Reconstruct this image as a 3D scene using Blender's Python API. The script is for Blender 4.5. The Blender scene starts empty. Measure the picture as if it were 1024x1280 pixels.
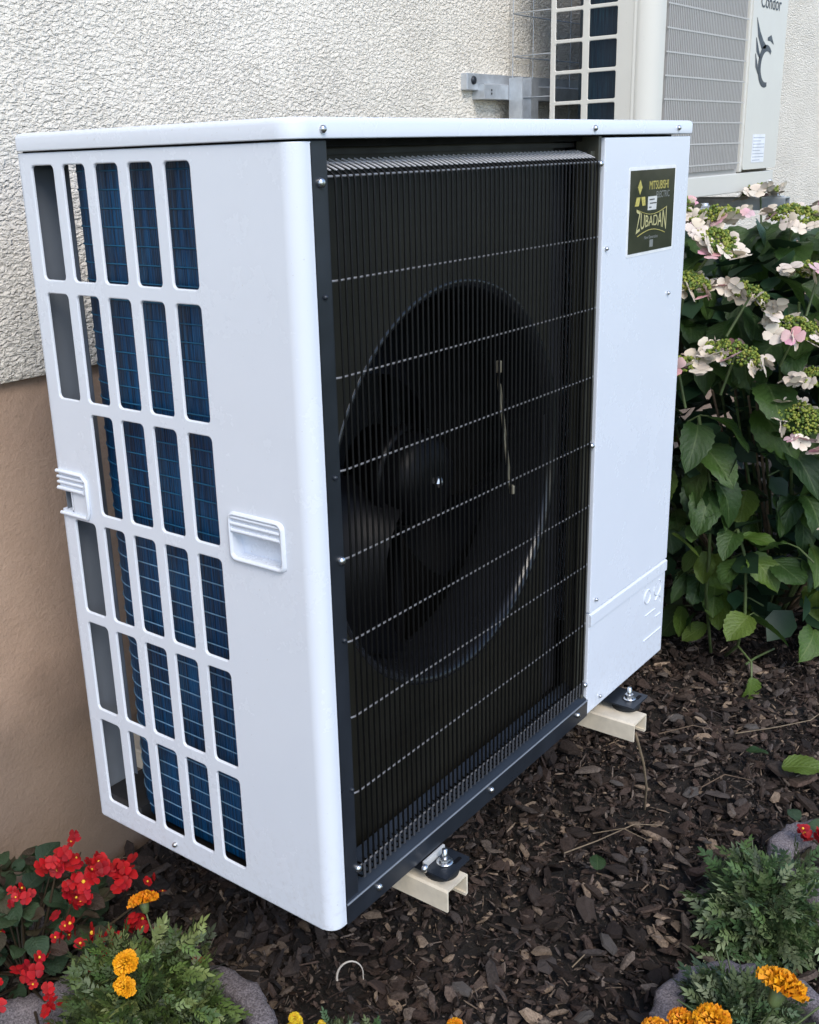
import bpy, bmesh, math, random
import numpy as np
from mathutils import Vector, Matrix, Euler
random.seed(7); RNG = np.random.default_rng(11)
SC = bpy.context.scene
COL = SC.collection
R = math.radians

# ---------------------------------------------------------------- camera
cam = bpy.data.cameras.new('camera'); camo = bpy.data.objects.new('camera', cam); COL.objects.link(camo)
cam.sensor_fit = 'VERTICAL'; cam.sensor_height = 24; cam.lens = 24 * 1342.705 / 1280
cam.shift_x = 41.1 / 1280; cam.shift_y = -6.8 / 1280
cam.clip_start = .05; cam.clip_end = 400
rt, up, fw = (0.61239, -0.78995, -0.030911), (0.264046, 0.167527, 0.94985), (0.745156, 0.58984, -0.311176)
camo.matrix_world = Matrix(((rt[0], up[0], -fw[0], -0.87377), (rt[1], up[1], -fw[1], -0.78666),
                            (rt[2], up[2], -fw[2], 0.98000), (0, 0, 0, 1)))
SC.camera = camo
# ---------------------------------------------------------------- sky, sun, exposure
SUN_EL, SUN_AZ = 46, 214          # azimuth clockwise from +y
w = bpy.data.worlds.new('World'); SC.world = w; w.use_nodes = True
nt = w.node_tree; nt.nodes.clear()
sky = nt.nodes.new('ShaderNodeTexSky'); sky.sky_type = 'NISHITA'; sky.sun_disc = False
sky.sun_elevation = R(SUN_EL); sky.sun_rotation = R(SUN_AZ); sky.dust_density = 1.0; sky.air_density = 1.0; sky.ozone_density = 2.6
bg = nt.nodes.new('ShaderNodeBackground'); bg.inputs['Strength'].default_value = .15
wo = nt.nodes.new('ShaderNodeOutputWorld')
nt.links.new(sky.outputs[0], bg.inputs[0]); nt.links.new(bg.outputs[0], wo.inputs[0])
sun = bpy.data.lights.new('sun', 'SUN'); sun.energy = 1.1; sun.angle = R(30); sun.color = (1, .93, .82)
suno = bpy.data.objects.new('sun', sun); COL.objects.link(suno)
sd = Vector((math.sin(R(SUN_AZ)) * math.cos(R(SUN_EL)), math.cos(R(SUN_AZ)) * math.cos(R(SUN_EL)), math.sin(R(SUN_EL))))
suno.rotation_euler = sd.to_track_quat('Z', 'Y').to_euler()
suno.location = (0, -3, 6)
SC.view_settings.view_transform = 'Standard'; SC.view_settings.look = 'None'
SC.view_settings.exposure = 0.95; SC.view_settings.gamma = 1; SC.view_settings.use_curve_mapping = False

# ---------------------------------------------------------------- material helpers
def newmat(name):
    m = bpy.data.materials.new(name); m.use_nodes = True
    n = m.node_tree; b = n.nodes['Principled BSDF']
    return m, n, b
def N(n, t, **k):
    x = n.nodes.new(t)
    for a, v in k.items():
        if a in x.inputs: x.inputs[a].default_value = v
        else: setattr(x, a, v)
    return x
def coords(n, kind='Object'):
    t = n.nodes.new('ShaderNodeTexCoord'); return t.outputs[kind]
def noise(n, co, scale, detail=4, rough=.55, dist=0):
    x = n.nodes.new('ShaderNodeTexNoise'); x.inputs['Scale'].default_value = scale
    x.inputs['Detail'].default_value = detail; x.inputs['Roughness'].default_value = rough; x.inputs['Distortion'].default_value = dist
    n.links.new(co, x.inputs['Vector']); return x.outputs['Fac']
def ramp(n, fac, stops):
    r = n.nodes.new('ShaderNodeValToRGB'); e = r.color_ramp.elements
    while len(e) < len(stops): e.new(.5)
    for i, (p, c) in enumerate(stops):
        e[i].position = p; e[i].color = (c[0], c[1], c[2], 1) if not isinstance(c, (int, float)) else (c, c, c, 1)
    n.links.new(fac, r.inputs[0]); return r.outputs[0]
def bump(n, b, h, strength, dist, prev=None):
    x = n.nodes.new('ShaderNodeBump'); x.inputs['Strength'].default_value = strength; x.inputs['Distance'].default_value = dist
    n.links.new(h, x.inputs['Height'])
    if prev is not None: n.links.new(prev, x.inputs['Normal'])
    n.links.new(x.outputs[0], b.inputs['Normal']); return x.outputs[0]
def math_(n, op, a, b=None, c=None):
    x = n.nodes.new('ShaderNodeMath'); x.operation = op
    for i, v in enumerate((a, b, c)):
        if v is None: continue
        if isinstance(v, (int, float)): x.inputs[i].default_value = v
        else: n.links.new(v, x.inputs[i])
    return x.outputs[0]
def mixc(n, fac, a, b, mode='MIX'):
    x = n.nodes.new('ShaderNodeMix'); x.data_type = 'RGBA'; x.blend_type = mode
    if isinstance(fac, (int, float)): x.inputs[0].default_value = fac
    else: n.links.new(fac, x.inputs[0])
    for i, v in ((6, a), (7, b)):
        if isinstance(v, tuple): x.inputs[i].default_value = (v[0], v[1], v[2], 1)
        else: n.links.new(v, x.inputs[i])
    return x.outputs[2]

def M_plain(name, col, rough=.5, metal=0, var=.12, scale=30, bumpd=0.0, coat=0, spec=.5):
    m, n, b = newmat(name); co = coords(n)
    f = noise(n, co, scale, 5)
    lo = tuple(c * (1 - var) for c in col); hi = tuple(min(1, c * (1 + var)) for c in col)
    n.links.new(ramp(n, f, [(.3, lo), (.7, hi)]), b.inputs['Base Color'])
    n.links.new(ramp(n, noise(n, co, scale * 2.3, 4), [(.3, max(.02, rough - .07)), (.7, min(1, rough + .09))]), b.inputs['Roughness'])
    b.inputs['Metallic'].default_value = metal; b.inputs['Coat Weight'].default_value = coat
    b.inputs['Specular IOR Level'].default_value = spec
    if bumpd: bump(n, b, noise(n, co, scale * 6, 3), .5, bumpd)
    return m
def M_paint(name, col, rough=.3, dirt=(.42, .38, .33), dirt_amt=.35):
    m, n, b = newmat(name); co = coords(n)
    sm = ramp(n, noise(n, co, 3.1, 6, .65, .6), [(.52, 0.0), (.75, 1.0)])
    sp = ramp(n, noise(n, co, 55, 5, .7), [(.58, 0.0), (.72, 1.0)])
    f = math_(n, 'MULTIPLY', math_(n, 'MULTIPLY', sm, sp), dirt_amt)
    c2 = mixc(n, f, col, dirt)
    sp2 = ramp(n, noise(n, co, 210, 2, .5), [(.735, 0.0), (.76, 1.0)])
    c3 = mixc(n, math_(n, 'MULTIPLY', sp2, .35), c2, dirt)
    sx = n.nodes.new('ShaderNodeSeparateXYZ'); n.links.new(co, sx.inputs[0])
    low = ramp(n, sx.outputs[2], [(.0, 1.0), (.16, 0.0)])
    spl = ramp(n, noise(n, co, 95, 5, .7), [(.50, 0.0), (.66, 1.0)])
    c3 = mixc(n, math_(n, 'MULTIPLY', math_(n, 'MULTIPLY', low, spl), .26 * min(1, dirt_amt * 3)), c3, (.30, .25, .20))
    mpd = N(n, 'ShaderNodeMapping'); n.links.new(co, mpd.inputs[0]); mpd.inputs['Scale'].default_value = (1, 1, .05)
    drip = ramp(n, noise(n, mpd.outputs[0], 60, 4, .6), [(.60, 0.0), (.74, 1.0)])
    c3 = mixc(n, math_(n, 'MULTIPLY', math_(n, 'MULTIPLY', drip, sm), .12), c3, dirt)
    cloud = ramp(n, noise(n, co, 1.6, 4), [(.3, .97), (.7, 1.0)])
    n.links.new(mixc(n, 1.0, c3, cloud, 'MULTIPLY'), b.inputs['Base Color'])
    n.links.new(ramp(n, noise(n, co, 7, 6, .7), [(.35, rough - .06), (.7, rough + .14)]), b.inputs['Roughness'])
    v = bump(n, b, noise(n, co, 900, 1), .12, .0004)
    bump(n, b, noise(n, co, 4, 2), .35, .0035, v)
    return m

white = M_paint('white_painted_steel', (.72, .76, .83), .22, dirt_amt=.22)
cream_unit = M_paint('cream_painted_steel', (.66, .64, .58), .4, dirt_amt=.2)
cream_grey = M_paint('grey_beige_plastic', (.40, .385, .365), .5, dirt_amt=.1)
slate = M_plain('slate_painted_metal', (.017, .021, .028), .34, 0, .3, 10, spec=.42)
blackp = M_plain('black_plastic', (.004, .004, .005), .7, 0, .3, 20, spec=.15)
wire_m = M_plain('black_coated_wire', (.004, .004, .004), .5, 0, .2, 60, spec=.16)
wire_h = M_plain('painted_glint_wire', (.22, .22, .23), .35, .3, .15, 60)  # grey stands in for the glossy highlight on the black horizontal wires
orif_m = M_plain('dark_fan_cowl', (.014, .013, .009), .5, 0, .35, 5, spec=.35)
fan_m = M_plain('fan_plastic', (.003, .003, .004), .38, 0, .3, 8, spec=.14)
screw_m = M_plain('zinc_screw', (.62, .62, .62), .28, 1, .15, 300)
zinc = M_plain('galvanised_steel', (.55, .58, .61), .42, .55, .14, 45, .0003)
beige = M_plain('beige_powder_coat', (.68, .60, .47), .5, 0, .16, 26, .0003)
inner_m = M_plain('inner_steel_painted_shade', (.15, .17, .20), .5, 0, .1, 6)  # white casing steel with its inside shade put into a grey-blue colour
rubber = M_plain('black_rubber', (.012, .012, .013), .65, 0, .3, 40)
pan_m = M_plain('dark_base_pan', (.012, .012, .013), .6, 0, .3, 10)

def M_fins(name='blue_coil_fins', c_lo=(.001, .034, .105), c_hi=(.002, .085, .215)):
    m, n, b = newmat(name); co = coords(n)
    f = noise(n, co, 12, 5)
    base = ramp(n, f, [(.3, c_lo), (.7, c_hi)])
    mp = N(n, 'ShaderNodeMapping'); n.links.new(co, mp.inputs[0]); mp.inputs['Scale'].default_value = (1, 1, .02)
    st = noise(n, mp.outputs[0], 480, 2)
    n.links.new(mixc(n, ramp(n, st, [(.42, 0.0), (.60, .85)]), base, (.001, .008, .024)), b.inputs['Base Color'])
    b.inputs['Roughness'].default_value = .38; b.inputs['Metallic'].default_value = .2
    bump(n, b, st, .8, .002); return m
fins = M_fins(); fins2 = M_fins('navy_coil_fins', (.004, .018, .036), (.008, .040, .065))
tube_m = M_plain('coil_tube_line', (.14, .26, .38), .4, .3, .5, 25); tube_f = M_plain('coil_tube_faint', (.012, .10, .19), .45, .2, .5, 25)

def M_stucco():
    m, n, b = newmat('cream_stucco'); co = coords(n)
    mp = N(n, 'ShaderNodeMapping'); n.links.new(co, mp.inputs[0]); mp.inputs['Rotation'].default_value = (0, R(-28), 0); mp.inputs['Scale'].default_value = (.75, 1, 1.35)
    h1 = noise(n, mp.outputs[0], 128, 3, .5, .7); h2 = noise(n, co, 320, 3, .6)
    h = math_(n, 'ADD', ramp(n, h1, [(.33, 0.0), (.62, 1.0)]), math_(n, 'MULTIPLY', h2, .35))
    patch = ramp(n, noise(n, co, 7, 4, .6), [(.3, .55), (.7, 1.0)])
    h = math_(n, 'MULTIPLY', h, patch)
    big = noise(n, co, 1.1, 6, .65)
    base = ramp(n, big, [(.3, (.83, .765, .655)), (.7, (.89, .83, .73))])
    pits = ramp(n, h1, [(.30, .80), (.42, 1.0)])
    n.links.new(mixc(n, 1.0, base, pits, 'MULTIPLY'), b.inputs['Base Color'])
    b.inputs['Roughness'].default_value = .9; b.inputs['Specular IOR Level'].default_value = .2
    bump(n, b, h, 1.0, .0048); return m
def M_plinth():
    m, n, b = newmat('tan_plinth_render'); co = coords(n)
    base = ramp(n, noise(n, co, 2.2, 6, .65), [(.3, (.41, .275, .195)), (.7, (.50, .355, .262))])
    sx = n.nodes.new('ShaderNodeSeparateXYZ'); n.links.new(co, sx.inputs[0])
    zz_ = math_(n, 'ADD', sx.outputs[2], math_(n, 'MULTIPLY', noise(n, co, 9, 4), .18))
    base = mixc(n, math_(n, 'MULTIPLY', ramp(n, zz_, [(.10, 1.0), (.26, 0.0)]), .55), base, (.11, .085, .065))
    spots = ramp(n, noise(n, co, 70, 4, .6), [(.6, 0.0), (.78, 1.0)])
    n.links.new(mixc(n, math_(n, 'MULTIPLY', spots, .35), base, (.16, .12, .09)), b.inputs['Base Color'])
    b.inputs['Roughness'].default_value = .85
    v = bump(n, b, noise(n, co, 150, 5, .7), .6, .0030)
    bump(n, b, ramp(n, noise(n, co, 16, 5, .6), [(.4, 0.0), (.65, 1.0)]), .25, .0028, v); return m
def M_soil():
    m, n, b = newmat('dark_soil'); co = coords(n)
    base = ramp(n, noise(n, co, 40, 6, .7), [(.3, (.010, .008, .006)), (.7, (.034, .027, .022))])
    n.links.new(base, b.inputs['Base Color']); b.inputs['Roughness'].default_value = .95
    bump(n, b, noise(n, co, 120, 6, .7), 1, .012); return m
def M_attr(name, rough=.8, nscale=60, spec=.3, bumpd=.001, trans=0, amp=.3):
    m, n, b = newmat(name); co = coords(n)
    a = N(n, 'ShaderNodeAttribute', attribute_name='tint')
    v = ramp(n, noise(n, co, nscale, 5, .7), [(.28, 1 - amp), (.72, 1.0)])
    n.links.new(mixc(n, 1.0, a.outputs['Color'], v, 'MULTIPLY'), b.inputs['Base Color'])
    b.inputs['Roughness'].default_value = rough; b.inputs['Specular IOR Level'].default_value = spec
    if trans: b.inputs['Subsurface Weight'].default_value = 0; b.inputs['Transmission Weight'].default_value = 0
    if bumpd: bump(n, b, noise(n, co, nscale * 2, 5, .7), .8, bumpd)
    return m
soil = M_soil(); bark = M_attr('bark_mulch', .85, 210, .25, .0022, amp=.7)
greens = M_attr('small_foliage', .5, 90, .4, 0, amp=.25); petals = M_attr('petals', .6, 120, .3, .0003, amp=.25)
def M_concrete():
    m, n, b = newmat('purple_grey_concrete'); co = coords(n)
    base = ramp(n, noise(n, co, 9, 4), [(.3, (.17, .145, .155)), (.7, (.28, .245, .255))])
    sp = ramp(n, noise(n, co, 330, 3, .7), [(.36, .40), (.62, 1.25)])
    n.links.new(mixc(n, 1.0, base, sp, 'MULTIPLY'), b.inputs['Base Color'])
    b.inputs['Roughness'].default_value = .95
    v = bump(n, b, noise(n, co, 260, 4, .7), 1, .004); bump(n, b, noise(n, co, 45, 4, .6), .6, .005, v); return m
concrete = M_concrete()
def M_leaf(name, c1, c2, vein):
    m, n, b = newmat(name)
    uv = coords(n, 'UV'); s = n.nodes.new('ShaderNodeSeparateXYZ'); n.links.new(uv, s.inputs[0])
    au = math_(n, 'ABSOLUTE', math_(n, 'SUBTRACT', s.outputs[0], .5))
    t = math_(n, 'ADD', math_(n, 'SUBTRACT', math_(n, 'MULTIPLY', s.outputs[1], 7.0), math_(n, 'MULTIPLY', au, 6.0)), math_(n, 'MULTIPLY', noise(n, coords(n), 9, 2), 1.2))
    fr = math_(n, 'FRACT', t)
    d = math_(n, 'MINIMUM', fr, math_(n, 'SUBTRACT', 1.0, fr))
    side = ramp(n, d, [(.03, 1.0), (.12, 0.0)])
    mid = ramp(n, au, [(.012, 1.0), (.03, 0.0)])
    ve = math_(n, 'MAXIMUM', math_(n, 'MULTIPLY', side, .28), mid)
    oi = n.nodes.new('ShaderNodeObjectInfo')
    base = mixc(n, oi.outputs['Random'], c1, c2)
    co = coords(n)
    v = ramp(n, noise(n, co, 25, 5, .6), [(.3, .7), (.7, 1.15)])
    base = mixc(n, 1.0, base, v, 'MULTIPLY')
    n.links.new(mixc(n, math_(n, 'MULTIPLY', ve, .6), base, vein), b.inputs['Base Color'])
    b.inputs['Roughness'].default_value = .42; b.inputs['Specular IOR Level'].default_value = .45
    hh = math_(n, 'ADD', math_(n, 'MULTIPLY', d, 1.0), math_(n, 'MULTIPLY', noise(n, co, 90, 4), .8))
    bump(n, b, hh, .8, .0014)
    tr = n.nodes.new('ShaderNodeBsdfTranslucent'); tr.inputs[0].default_value = (c2[0] * 1.6, c2[1] * 1.8, c2[2], 1)
    mx = n.nodes.new('ShaderNodeMixShader'); mx.inputs[0].default_value = .16
    out = n.nodes['Material Output']
    n.links.new(b.outputs[0], mx.inputs[1]); n.links.new(tr.outputs[0], mx.inputs[2]); n.links.new(mx.outputs[0], out.inputs[0])
    return m
leaf_dark = M_leaf('hydrangea_leaf_dark', (.020, .052, .013), (.054, .108, .022), (.11, .16, .06))
leaf_lime = M_leaf('hydrangea_leaf_lime', (.062, .125, .018), (.110, .165, .026), (.17, .22, .07))
stem_m = M_plain('green_stem', (.075, .105, .035), .5, 0, .35, 20)
wood_m = M_plain('woody_stem', (.14, .095, .06), .8, 0, .4, 30, .001)
straw_m = M_plain('dry_straw', (.20, .15, .095), .7, 0, .3, 40)

# ---------------------------------------------------------------- mesh helpers
class MB:
    def __init__(s): s.v = []; s.f = []; s.sm = []
    def add(s, vs, fs, smooth=False):
        o = len(s.v); s.v += [tuple(p) for p in vs]; s.f += [tuple(i + o for i in q) for q in fs]; s.sm += [smooth] * len(fs)
    def box(s, a, b, bev=0):
        x0, y0, z0 = a; x1, y1, z1 = b
        if bev:
            bm = bmesh.new(); bmesh.ops.create_cube(bm, size=1)
            bmesh.ops.scale(bm, vec=(x1 - x0, y1 - y0, z1 - z0), verts=bm.verts)
            bmesh.ops.translate(bm, vec=((x0 + x1) / 2, (y0 + y1) / 2, (z0 + z1) / 2), verts=bm.verts)
            bmesh.ops.bevel(bm, geom=bm.edges[:], offset=bev, segments=2, affect='EDGES', profile=.6)
            bm.verts.index_update()
            s.add([v.co[:] for v in bm.verts], [[v.index for v in f.verts] for f in bm.faces]); bm.free(); return s
        s.add([(x0, y0, z0), (x1, y0, z0), (x1, y1, z0), (x0, y1, z0), (x0, y0, z1), (x1, y0, z1), (x1, y1, z1), (x0, y1, z1)],
              [(0, 3, 2, 1), (4, 5, 6, 7), (0, 1, 5, 4), (1, 2, 6, 5), (2, 3, 7, 6), (3, 0, 4, 7)]); return s
    def tube(s, pts, r, n=6, cap=True):
        pts = [Vector(p) for p in pts]; rs = r if isinstance(r, (list, tuple)) else [r] * len(pts)
        vs = []; prev = None
        for i, p in enumerate(pts):
            d = (pts[min(i + 1, len(pts) - 1)] - pts[max(i - 1, 0)]).normalized()
            if prev is None: a = d.orthogonal().normalized()
            else: a = (prev - d * prev.dot(d)).normalized()
            prev = a; b = d.cross(a)
            for k in range(n):
                t = 2 * math.pi * k / n; vs.append(p + (a * math.cos(t) + b * math.sin(t)) * rs[i])
        fs = [(i * n + k, i * n + (k + 1) % n, (i + 1) * n + (k + 1) % n, (i + 1) * n + k) for i in range(len(pts) - 1) for k in range(n)]
        s.add(vs, fs, True)
        if cap:
            s.add(vs[:n], [tuple(range(n))[::-1]]); s.add(vs[-n:], [tuple(range(n))])
        return s
    def lathe(s, prof, c, axis='z', n=24, smooth=True, arc=None):
        vs = []
        for (r_, h) in prof:
            for k in range(n):
                t = 2 * math.pi * k / n; a, b = r_ * math.cos(t), r_ * math.sin(t)
                p = {'z': (a, b, h), 'y': (a, h, b), 'x': (h, a, b)}[axis]
                vs.append((c[0] + p[0], c[1] + p[1], c[2] + p[2]))
        fs = [(i * n + k, i * n + (k + 1) % n, (i + 1) * n + (k + 1) % n, (i + 1) * n + k) for i in range(len(prof) - 1) for k in range(n)]
        s.add(vs, fs, smooth); return s
    def prism(s, poly, y0, y1, axis='y'):
        n = len(poly)
        f = {'y': lambda a, b, h: (a, h, b), 'x': lambda a, b, h: (h, a, b), 'z': lambda a, b, h: (a, b, h)}[axis]
        s.add([f(a, b, y0) for a, b in poly] + [f(a, b, y1) for a, b in poly],
              [tuple(range(n)), tuple(range(n, 2 * n))[::-1]] + [(i, i + n, (i + 1) % n + n, (i + 1) % n) for i in range(n)]); return s
    def mesh(s, name, mat, fix=True):
        me = bpy.data.meshes.new(name); me.from_pydata(s.v, [], s.f)
        me.polygons.foreach_set('use_smooth', s.sm); me.materials.append(mat)
        if fix:
            bm = bmesh.new(); bm.from_mesh(me); bmesh.ops.recalc_face_normals(bm, faces=bm.faces[:]); bm.to_mesh(me); bm.free()
        me.update(); return me
    def build(s, name, mat, parent=None, loc=(0, 0, 0), fix=True): return link(name, s.mesh(name, mat, fix), parent, loc)
def link(name, data, parent=None, loc=(0, 0, 0), rot=None):
    o = bpy.data.objects.new(name, data); COL.objects.link(o); o.location = loc
    if rot: o.rotation_euler = rot
    if parent: o.parent = parent
    return o
def thing(name, label, cat, loc=(0, 0, 0), group=None):
    o = link(name, None, None, loc); return tag(o, label, cat, group)
def tag(o, label, cat, group=None):
    o['label'] = label; o['category'] = cat
    if group: o['group'] = group
    return o
def local(o):          # geometry given in world coordinates -> mesh offset for a parent at o.location
    return tuple(-c for c in o.location)
def np_mesh(name, V, F, mat, tint=None, smooth=False, uv=None):
    """V (n,3), F (m,k) constant k"""
    me = bpy.data.meshes.new(name); k = F.shape[1]
    me.vertices.add(len(V)); me.vertices.foreach_set('co', V.astype(np.float32).ravel())
    me.loops.add(F.size); me.loops.foreach_set('vertex_index', F.astype(np.int32).ravel())
    me.polygons.add(len(F)); me.polygons.foreach_set('loop_start', np.arange(0, F.size, k, dtype=np.int32))
    me.polygons.foreach_set('use_smooth', np.full(len(F), smooth))
    me.materials.append(mat)
    if tint is not None:
        a = me.color_attributes.new('tint', 'FLOAT_COLOR', 'POINT')
        c = np.ones((len(V), 4), np.float32); c[:, :3] = tint; a.data.foreach_set('color', c.ravel())
    me.update(calc_edges=True); me.validate(); return me
def rotmats(ax, ay, az):
    ca, sa, cb, sb, cc, sc_ = np.cos(ax), np.sin(ax), np.cos(ay), np.sin(ay), np.cos(az), np.sin(az)
    n = len(ax); o, z = np.ones(n), np.zeros(n)
    X = np.array([[o, z, z], [z, ca, -sa], [z, sa, ca]]).transpose(2, 0, 1)
    Y = np.array([[cb, z, sb], [z, o, z], [-sb, z, cb]]).transpose(2, 0, 1)
    Z = np.array([[cc, -sc_, z], [sc_, cc, z], [z, z, o]]).transpose(2, 0, 1)
    return Z @ Y @ X
def stamp(T, F, Rm, P, S, tints):
    """copies of template T (v,3) / F (f,k): rotation Rm (n,3,3), position P, scale S (n,3) or (n,1)"""
    n = len(P); V = np.einsum('nij,nvj->nvi', Rm, T[None] * S[:, None, :]) + P[:, None, :]
    FF = (F[None] + (np.arange(n) * len(T))[:, None, None]).reshape(-1, F.shape[1])
    return V.reshape(-1, 3), FF, np.repeat(tints, len(T), axis=0)

def rrect(x0, x1, z0, z1, r, n=4):
    pts = []
    for cx, cz, a0 in ((x1 - r, z1 - r, 0), (x0 + r, z1 - r, 90), (x0 + r, z0 + r, 180), (x1 - r, z0 + r, 270)):
        for k in range(n + 1):
            t = R(a0 + 90 * k / n); pts.append((cx + r * math.cos(t), cz + r * math.sin(t)))
    return pts
def plate(mb, xs, zs, holes, P, thick, r=.006, lip=.0016, skip=()):
    """Flat sheet on a grid of cells; holes {(i,j): (x0,x1,z0,z1)}; P(u,v,depth) gives the point."""
    n = 4
    for i in range(len(xs) - 1):
        for j in range(len(zs) - 1):
            a, b, c, d = xs[i], xs[i + 1], zs[j], zs[j + 1]
            if (i, j) in skip: continue
            if (i, j) not in holes:
                mb.add([P(a, c, 0), P(b, c, 0), P(b, d, 0), P(a, d, 0)], [(0, 1, 2, 3)])
                mb.add([P(a, c, thick), P(b, c, thick), P(b, d, thick), P(a, d, thick)], [(3, 2, 1, 0)]); continue
            hx0, hx1, hz0, hz1 = holes[(i, j)]
            loops = [(rrect(hx0 - lip, hx1 + lip, hz0 - lip, hz1 + lip, r + lip, n), 0), (rrect(hx0 - lip * .3, hx1 + lip * .3, hz0 - lip * .3, hz1 + lip * .3, r + lip * .3, n), lip * .3),
                     (rrect(hx0, hx1, hz0, hz1, r, n), lip), (rrect(hx0, hx1, hz0, hz1, r, n), thick)]
            m = len(loops[0][0])
            rect = [(b, d), (a, d), (a, c), (b, c)]
            for dep, lp in ((0, loops[0][0]), (thick, loops[3][0])):
                vs = [P(u, v, dep) for u, v in rect] + [P(u, v, dep) for u, v in lp]; fs = []
                for k in range(m):
                    q = k // (n + 1); k2 = (k + 1) % m
                    if k % (n + 1) == n: fs.append((q, 4 + k, 4 + k2, (q + 1) % 4))
                    else: fs.append((q, 4 + k, 4 + k2))
                mb.add(vs, fs)
            vs = [P(u, v, dep) for lp, dep in loops for u, v in lp]
            mb.add(vs, [(l * m + k, l * m + (k + 1) % m, (l + 1) * m + (k + 1) % m, (l + 1) * m + k) for l in range(3) for k in range(m)], True)

def text_mesh(body, size, depth, mat, name, warp=None):
    cu = bpy.data.curves.new(name, 'FONT'); cu.body = body; cu.size = size; cu.extrude = depth; cu.align_x = 'CENTER'; cu.align_y = 'CENTER'
    o = bpy.data.objects.new(name, cu); COL.objects.link(o)
    dg = bpy.context.evaluated_depsgraph_get(); dg.update()
    me = bpy.data.meshes.new_from_object(o.evaluated_get(dg)); bpy.data.objects.remove(o); me.name = name
    me.materials.clear(); me.materials.append(mat)
    if warp:
        for v in me.vertices: v.co = warp(v.co)
    return me

# ================================================================ THE SETTING
GZ = -.315; WY = .735
def height(x, y):
    return (.012 * np.sin(x * 5.1 + 1.3) * np.cos(y * 6.3) + .007 * np.sin(x * 13 + y * 9) + .004 * np.sin(x * 31 - y * 27))
gx = np.concatenate([np.array([-60, -25, -10, -4]), np.linspace(-1.6, 4.2, 200), np.array([8, 20, 60])])
gy = np.concatenate([np.array([-60, -25, -8, -3]), np.linspace(-1.6, 1.2, 110), np.array([4, 20, 60])])
X, Y = np.meshgrid(gx, gy, indexing='ij')
Z = np.where((np.abs(X) < 5) & (np.abs(Y) < 2), height(X, Y), 0) + GZ - .012
idx = np.arange(X.size).reshape(X.shape)
F = np.stack([idx[:-1, :-1], idx[1:, :-1], idx[1:, 1:], idx[:-1, 1:]], -1).reshape(-1, 4)
g = link('ground', np_mesh('ground', np.stack([X, Y, Z], -1).reshape(-1, 3), F, soil, smooth=True)); g['kind'] = 'structure'
# lawn around the mulch bed, outside the picture
m_lawn, n_, b_ = newmat('lawn_green'); n_.links.new(ramp(n_, noise(n_, coords(n_), 6, 6), [(.3, (.035, .06, .018)), (.7, (.07, .10, .03))]), b_.inputs['Base Color']); b_.inputs['Roughness'].default_value = .9
lw = MB()
lw.add([(-60, -60, GZ + .03), (60, -60, GZ + .03), (60, -1.75, GZ + .03), (-60, -1.75, GZ + .03), (-60, -60, GZ - .1), (60, -60, GZ - .1), (60, -1.75, GZ - .1), (-60, -1.75, GZ - .1)],
       [(0, 1, 2, 3), (3, 2, 6, 7)])
o = lw.build('lawn', m_lawn, fix=False); o['kind'] = 'structure'
# house wall: rendered upper wall over a recessed tan plinth
hw = thing('house_wall', 'cream stucco house wall above a tan smooth plinth', 'wall', (1.5, WY, GZ))
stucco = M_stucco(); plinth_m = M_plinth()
PZ = .648
MB().box((-7, WY, PZ), (9, WY + .3, 4.6), .008).build('stucco_wall', stucco, hw, local(hw))
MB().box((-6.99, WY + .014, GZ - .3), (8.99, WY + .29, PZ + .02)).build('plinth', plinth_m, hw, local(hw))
MB().box((-7.3, WY - .45, 4.6), (9.3, WY + .5, 4.72)).build('eaves', M_plain('eave_wood', (.35, .3, .24), .7), hw, local(hw))

# ================================================================ MULCH
# template chips
def chip_template(k):
    n = 6; a = np.sort(RNG.uniform(0, 2 * np.pi, n)); a = np.linspace(0, 2 * np.pi, n, endpoint=False) + RNG.uniform(-.35, .35, n)
    r = RNG.uniform(.65, 1.1, n); x = np.cos(a) * r; y = np.sin(a) * r
    top = np.stack([x * .86, y * .86, .5 + RNG.uniform(-.35, .35, n)], 1); bot = np.stack([x, y, -.5 + RNG.uniform(-.3, .3, n)], 1)
    c = np.array([[RNG.uniform(-.3, .3), RNG.uniform(-.3, .3), .5 + RNG.uniform(.1, .8)]])
    V = np.concatenate([top, bot, c]); F = []
    for i in range(n):
        j = (i + 1) % n; F += [(i, j, 12), (6 + i, 6 + j, j), (6 + i, j, i)]
    return V, np.array(F)
PAL = np.array([(.026, .020, .017), (.040, .032, .027), (.055, .043, .037), (.080, .066, .057), (.015, .012, .011), (.022, .018, .015), (.050, .037, .031), (.065, .050, .043), (.13, .115, .10), (.060, .055, .053), (.20, .165, .125)])
Vs, Fs, Ts = [], [], []; off = 0
RINGS = [(-.128, .560, .125, .086), (-.09, .243, .150, .105), (-.02, -.03, .128, .088), (.405, -.43, .146, .10), (.875, -.435, .140, .095)]
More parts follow.
